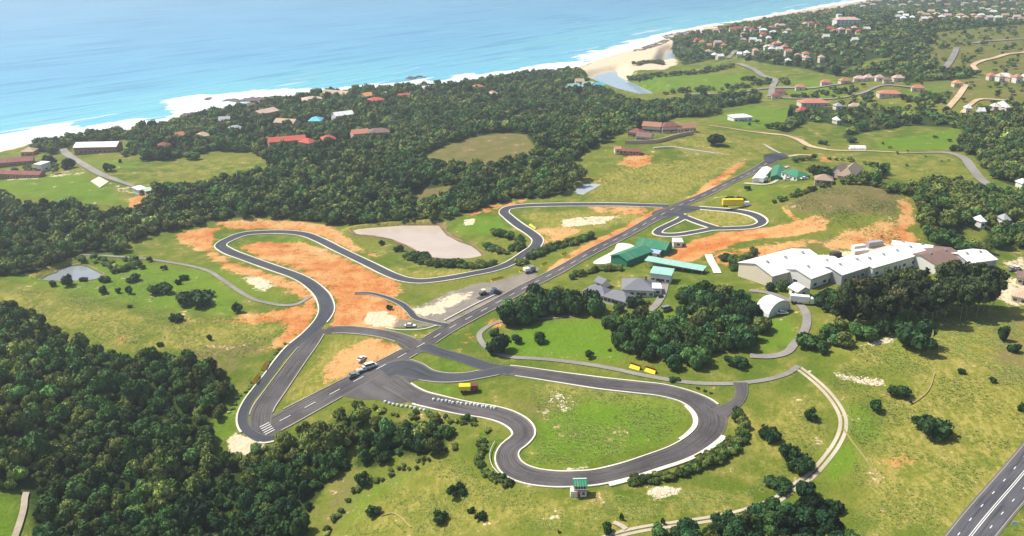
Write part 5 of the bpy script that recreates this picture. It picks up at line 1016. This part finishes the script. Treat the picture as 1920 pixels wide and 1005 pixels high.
band('hedge', 'low hedge round the slate house garden', [(1190,585),(1206,578),(1218,566),(1225,556)], 2, 1.6, (.9, 1.4), NEAR, 'hedge')
# --- grove round the slate house, wood at the bottom, right hand grove: tree by tree
def grove(px, sp, rr, hs, name, label, group, meshes=None, tr=None, holes=(), th=.18, dt=1.0, dh=0.15, slack=0.0):
    P = scatter([U(px)], sp, 1.0, [U(h_) for h_ in holes]); R = RNG.uniform(*rr, len(P)); ok = clear_of(P, R*.55*(th < .5)-slack); P, R = P[ok], R[ok]; hu, ti = vary(len(P), P)
    for i in range(len(P)): plant(name, label, 'tree', P[i, 0], P[i, 1], R[i], R[i]*random.uniform(*hs), group, meshes, tr, ti[i]*dt, hu[i]+dh, th)
    return len(P)
CNT = {}
CNT['a'] = grove([(935,612),(955,592),(985,580),(1030,566),(1090,566),(1140,584),(1140,594),(1085,592),(1035,598),(1000,606),(968,610)], 4.5, (2.9, 4.8), (1.7, 2.3), 'grove_tree', 'dark leafy tree in the grove left of the slate house', 'trees left of the slate house', slack=2.5)
CNT['b'] = grove([(1150,640),(1178,628),(1205,608),(1232,612),(1262,622),(1282,590),(1268,560),(1300,548),(1350,556),(1400,574),(1428,598),(1440,628),(1425,645),(1395,660),(1330,678),(1285,702),(1240,698),(1190,682),(1160,660)], 5.4, (2.9, 4.6), (1.5, 2.1), 'grove_tree', 'leafy tree in the big central grove right of the house drive', 'trees of the big central grove', dh=.22)
CNT['b2'] = grove([(1120,602),(1150,588),(1190,586),(1208,598),(1200,622),(1170,634),(1140,618)], 4.4, (2.2, 3.3), (1.4, 1.8), 'grove_tree', 'leafy tree between the slate house and the golf lawn', 'trees between slate house and lawn', dh=.25)
CNT['c'] = grove([(1180,1040),(1225,998),(1290,985),(1350,980),(1400,972),(1445,956),(1486,925),(1512,915),(1545,940),(1585,985),(1610,1040)], 4.2, (2.0, 3.4), (1.4, 1.9), 'lower_tree', 'dark tree in the wood under the farm track at the bottom edge', 'trees of the wood at the bottom edge')
CNT['d'] = grove([(1575,600),(1640,578),(1700,574),(1712,585),(1724,574),(1760,566),(1830,566),(1882,574),(1872,592),(1800,602),(1728,614),(1712,600),(1690,614),(1660,622),(1590,630),(1560,618)], 4.8, (3.2, 5.0), (3.2, 4.2), 'gum_tree', 'tall brownish gum tree with pale stem in the stand by the factory', 'gum trees beside the factory', GUMM, GTRUNK, (), .20, .95, .1)
CNT['e'] = grove([(1500,668),(1502,640),(1530,620),(1570,622),(1640,620),(1690,612),(1680,622),(1620,642),(1560,655),(1535,668)], 4.8, (2.4, 3.8), (1.4, 1.9), 'grove_tree', 'dark leafy tree at the foot of the gum trees beside the drive', 'leafy trees below the gum stand')
CNT['f'] = grove([(1440,545),(1465,552),(1488,556),(1470,540),(1450,532)], 4.2, (2.2, 3.2), (1.5, 1.9), 'grove_tree', 'round dark tree in front of the white warehouse', 'round trees in front of warehouse')
CNT['g'] = grove([(1528,560),(1570,556),(1600,566),(1560,590),(1530,585)], 4.6, (2.2, 3.2), (1.3, 1.7), 'grove_tree', 'leafy tree beside the long white truck', 'trees beside the long white truck')
print('grove counts', CNT, 'valley', len(P))
# --- trees and bushes that stand alone
def bush(px, py, wpx, hpx, label, cat='bush', name='bush', tint=.8, hue=.45, th=.06, meshes=None):
    q_ = U([(px, py)])[0]; k = mpp(px, py); R = wpx*k/2*.95; y = q_[1]+R*.5
    dp = math.atan2(CAM_H, q_[1]); hm = max(.6*R, (hpx*k-2*R*math.sin(dp)*.55)/math.cos(dp)); plant(name, label, cat, q_[0], y, R, hm, None, meshes or (BUSHM if name == 'bush' else NEARM), None, tint, hue, th)
T_ = 'round_tree'
for a in [(122,538,28,26,'grey green bush at the near edge of the small pond',), (97,538,18,14,'low bush left of the pond edge bush'), (190,552,21,18,'round bush on bright grass below the small pond'), (222,551,15,13,'tiny bush left of a pair on the left meadow'), (241,552,18,18,'paler bush right of a pair on the left meadow'),
 (300,553,46,28,'wide dark bush clump in the middle of the left meadow'), (362,574,80,40,'largest dark bush clump of the left meadow'), (443,588,23,23,'dark bush near the bend of the pale service path'), (330,604,25,18,'dark bush at the end of the pinkish dirt strip'), (242,578,11,8,'very small bush in the open left meadow'),
 (345,526,17,13,'small dark bush upper of two near the service path'), (333,534,14,14,'small dark bush lower of two near the service path'), (306,507,13,11,'dark bush high on the left meadow below the path'), (253,492,14,14,'dark bush touching the service path start'), (240,530,38,20,'broad low bush behind the left meadow pair'), (195,530,22,14,'dark bush on the right shore of the small pond'), (155,528,20,12,'pale reedy bush on the near shore of the small pond'), (393,637,15,14,'thin dry little tree above the valley wood'),
 (280,492,12,12,'small bush by the upper bend of the service path'), (265,505,14,10,'low bush in the rough right of the small pond'), (222,507,16,12,'low bush right behind the small pond'), (300,650,14,10,'lone bush at the upper edge of the valley wood'),
 (1526,792,30,30,'round grey green bush inside the farm track bend'), (1446,830,40,33,'pale bush with reddish side on the right meadow'), (1484,865,46,40,'rounded dark bush, upper of a touching pair'), (1502,888,48,36,'spreading green bush, lower of a touching pair'), (1466,923,56,30,'wide low grey bush beside the farm track'),
 (1644,774,30,28,'compact black green bush on the right hillside'), (1686,744,48,34,'leaning bush under the pale stones on the right hillside'), (1740,824,80,58,'largest bush on the right hillside with reddish left side'), (1738,668,92,76,'huge dark tree below the gum stand'), (1860,717,17,14,'faint little bush high on the right hillside'),
 (1805,702,15,13,'small dark bush near a bare patch on the right hillside'), (1902,662,24,23,'round bush near the right edge, upper'), (1920,776,22,22,'dark bush cut by the right edge'), (1709,757,9,9,'tiny bush on a faint trail of the right hillside'), (1571,962,30,26,'bluish young tree right of the bottom wood'), (1105,673,20,19,'small grey bush in the middle of the golf lawn'), (1143,659,8,7,'tiny dark shrub on the golf lawn'),
 (856,937,40,33,'dark round tree below the S bend'), (683,915,32,33,'rounded tree between the valley spur and the mown slope'), (697,972,33,27,'oval bush on the mown slope, leftmost'), (826,980,36,31,'dark bush on the mown slope nearest the bottom edge'), (899,980,28,23,'dark bush, larger of a close pair'), (883,963,16,14,'faint bush, smaller of a close pair'), (1134,1004,30,27,'dark bush beside the farm track spur'), (1166,978,11,17,'narrow upright bush above the farm track'), (1243,985,10,15,'little bush leaning over the farm track'),
 (1403,358,14,12,'small dark tree on the lawn above the yellow trailer'), (1380,380,40,12,'low bushes behind the yellow trailer'), (1382,692,46,30,'spreading reddish bush at the right of the grove'), (1270,720,30,14,'low dark bush by the service path below the grove'), (716,460,14,11,'little bush on the near shore of the brown pond, left'), (744,472,24,17,'round bush on the near shore of the brown pond, right'), (787,490,50,26,'large pale green bush at the pond corner'), (731,581,15,12,'small dark bush inside the pit lane curve'),
 (205,322,26,19,'spreading tree on the upper school field'), (225,306,6,9,'tiny tree behind the spreading school field tree'), (1048,1000,8,6,'small tuft on the lower meadow'), (1309,730,8,5,'dark tuft left of three by the lower loop'), (1322,735,8,5,'dark tuft in the middle of three by the lower loop'), (1335,740,9,5,'dark tuft right of three by the lower loop'), (1545,272,20,10,'dark shrub beside the sandy track'), (1600,268,26,12,'pale shrub below the slope wood'), (1240,560,12,9,'clipped shrub by the house drive')]:
    bush(*a, name='bush')
for a in [(1346,276,42,27,'big dark round tree alone on the lodge hill'), (1405,236,8,7,'small dark tree beside the pavilion'), (936,668,50,46,'largest dark round tree on the golf lawn edge'), (970,645,26,22,'dark tree right of the largest lawn tree'), (1012,645,32,28,'pale round tree on the golf lawn'), (927,632,24,20,'reddish brown tree where the park path turns'), (1540,337,58,34,'big dark spreading tree in the compound'), (1650,334,26,28,'tall dark tree at the end of the compound'), (1160,588,30,22,'rusty brown tree behind the slate wing'), (1190,580,38,30,'dark round tree right of the slate wing'),
 (87,312,34,24,'left of two dark domed trees by the white school house'), (124,318,34,24,'right of two dark domed trees by the white school house'), (856,172,8,18,'tall pine left of three above the surf'), (864,173,9,20,'tall pine in the middle of three above the surf'), (874,173,9,19,'tall pine right of three above the surf'), (454,252,7,16,'narrow dark cypress among the coast houses'), (1482,222,12,24,'tall dark pine by the road above the lawn'), (1581,38,6,18,'tall dark pine beside the far hotel'), (1570,143,18,22,'dark tall tree above the crowded estate'), (1695,187,18,13,'dark round tree beside the long villa'), (1625,190,16,10,'dark round tree left of the long villa'), (1500,225,24,14,'wide dark tree under the red roofed estate house'), (1880,640,26,34,'dark tree at the foot of the gum stand by the cream house'), (1775,212,18,14,'dark tree at the foot of the straight sandy track'), (1790,284,20,14,'dark tree where the pale road begins')]:
    bush(*a, cat='tree', name='round_tree', th=.14, tint=.62 if 'dark' in a[4] else .95, hue=.8 if 'reddish' in a[4] or 'rusty' in a[4] else .42)
# --- rough grass: tufts standing up out of the meadows
def tufts(polys, n, label):
    Ps = []
    for px, cnt in polys:
        w = U(px); Q = RNG.uniform(w.min(0), w.max(0), (cnt*5, 2)); Q = Q[sdf(Q, w) < 0]
        f = np.sin(Q[:, 0]/6.1+np.sin(Q[:, 1]/9))*np.cos(Q[:, 1]/5.3+Q[:, 0]/11); Q = Q[RNG.random(len(Q)) < .35+.5*f][:cnt]; Ps.append(Q)
    Q = np.vstack(Ps); dm = np.ones(len(Q), bool)
    for i in range(0, len(Q), 400): dm[i:i+400] = (np.linalg.norm(Q[i:i+400, None]-road_c[None], axis=2)-road_w[None]).min(1) > 1.2
    Q = Q[dm]; k = 9; m = len(Q); a = RNG.uniform(0, 6.28, (m, k)); r = RNG.uniform(.10, .55, (m, k)); h_ = RNG.uniform(.05, .20, (m, k)); z = H(Q[:, 0], Q[:, 1])[:, None]
    bx, by = Q[:, :1]+np.cos(a)*r*.5, Q[:, 1:]+np.sin(a)*r*.5; wx, wy = -np.sin(a)*.16, np.cos(a)*.16; tx, ty = Q[:, :1]+np.cos(a)*r*1.5, Q[:, 1:]+np.sin(a)*r*1.5
    V = np.stack([np.stack([bx+wx, by+wy, z-.05+0*bx], -1), np.stack([bx-wx, by-wy, z-.05+0*bx], -1), np.stack([tx, ty, z+h_], -1)], 2).reshape(-1, 3)
    o = V.mean(0); tt = np.repeat(RNG.uniform(1.3, 2.3, m), 3*k); hh = np.repeat(np.clip(RNG.normal(.75, .2, m), .3, 1), 3*k)
    tag(link('grass_tufts', mesh_from('grass_tufts', V-o, np.arange(len(V)).reshape(-1, 3).astype(np.int32), LEAF, {'tint': tt, 'hue': hh}), loc=tuple(o)), label, kind='stuff')
tufts([([(1560,720),(1640,600),(1900,590),(1940,830),(1800,1005),(1600,1005),(1600,860)], 9000), ([(640,1005),(760,880),(860,830),(905,910),(1100,930),(1400,920),(1480,860),(1420,800),(1530,740),(1570,830),(1440,930),(1150,1000)], 5000),
 ([(0,540),(100,545),(300,590),(520,590),(540,620),(420,690),(300,660),(150,640),(80,590)], 4000), ([(990,720),(1180,740),(1290,770),(1240,830),(1100,870),(1000,870),(1020,800)], 2500), ([(1080,340),(1180,300),(1420,292),(1390,315),(1260,380),(1100,380)], 2500), ([(1480,385),(1540,352),(1680,365),(1690,460),(1560,450)], 2000), ([(80,500),(250,490),(440,560),(300,600),(100,560)], 2000)], 0, 'rough grass tufts standing in the open meadows')
# --- shore rocks
rk = []
for pl, n_ in (([(326,227),(345,215),(420,208),(480,198),(520,192),(482,206),(420,213),(350,231)], 260), ([(420,189),(480,184),(550,181),(545,187),(470,191)], 110), ([(1190,100),(1210,91),(1245,80),(1255,82),(1240,92),(1205,101)], 110), ([(1240,67),(1300,58),(1285,71),(1255,76)], 80), ([(110,262),(140,254),(135,262)], 40), ([(385,185),(392,184),(392,187)], 4), ([(760,146),(800,142),(798,145),(765,148)], 10)):
    w = plane(pl, SEA); P = RNG.uniform(w.min(0), w.max(0), (n_*90, 2)); P = P[sdf(P, w) < 2][:n_]; rk += list(P)
rk = np.array(rk); iv, it = ico(1); Vs, Ts = [], []
for i, p in enumerate(rk):
    s = RNG.uniform(1.2, 4.2); z_ = max(SEA-.2, float(H([p[0]], [p[1]])[0])-.3); Vs.append(iv*s*np.array([RNG.uniform(.8, 1.8), RNG.uniform(.7, 1.3), .42])*(1+RNG.normal(0, .16, (len(iv), 1)))+np.array([p[0], p[1], z_])); Ts.append(it+i*len(iv))
tag(link('shore_rocks', mesh_from('shore_rocks', np.vstack(Vs), np.vstack(Ts).astype(np.int32), paint('shore_rock', (.14,.105,.105), .8, .45, .3))), 'dark purplish rocks at the edge of the surf', kind='stuff')
# --- pale stones strewn over the grass scars
P = []
for pl, n_ in (([(1563,699),(1600,705),(1656,711),(1662,724),(1600,717)], 90), ([(1612,648),(1640,640),(1676,629),(1673,641),(1640,650)], 50), ([(1214,922),(1240,911),(1276,918),(1260,932)], 40), ([(1018,745),(1068,740),(1086,760),(1050,770)], 40), ([(1225,285),(1340,284),(1380,292),(1300,284)], 60)):
    w = U(pl); q_ = RNG.uniform(w.min(0), w.max(0), (n_*5, 2)); P.append(q_[sdf(q_, w) < 0][:n_])
P = np.vstack(P); Z = H(P[:, 0], P[:, 1]); Vs = [iv*RNG.uniform(.12, .42)*np.array([1, 1.3, .6])*(1+RNG.normal(0, .15, (len(iv), 1)))+np.array([*p, z_]) for p, z_ in zip(P, Z)]
tag(link('stones', mesh_from('stones', np.vstack(Vs), np.vstack([it+i*len(iv) for i in range(len(P))]).astype(np.int32), paint('pale_stone', (.62,.54,.42), .9, .3, 1))), 'pale stones scattered over bare scars in the grass', kind='stuff')
# ------------------------------------------------------------ air
hm, nt, bs = newmat('haze_air'); nt.nodes.remove(bs); pvn = N(nt, 'VolumePrincipled'); pvn.inputs['Color'].default_value = (.86,.93,1,1); pvn.inputs['Density'].default_value = .00024; pvn.inputs['Anisotropy'].default_value = .5
nt.links.new(pvn.outputs[0], nt.nodes['Material Output'].inputs['Volume'])
hz = MB().box(-7000, 7000, -1600, 9200, -60, 152).build('haze', hm); tag(hz, 'pale sea haze over the whole coast', kind='stuff')
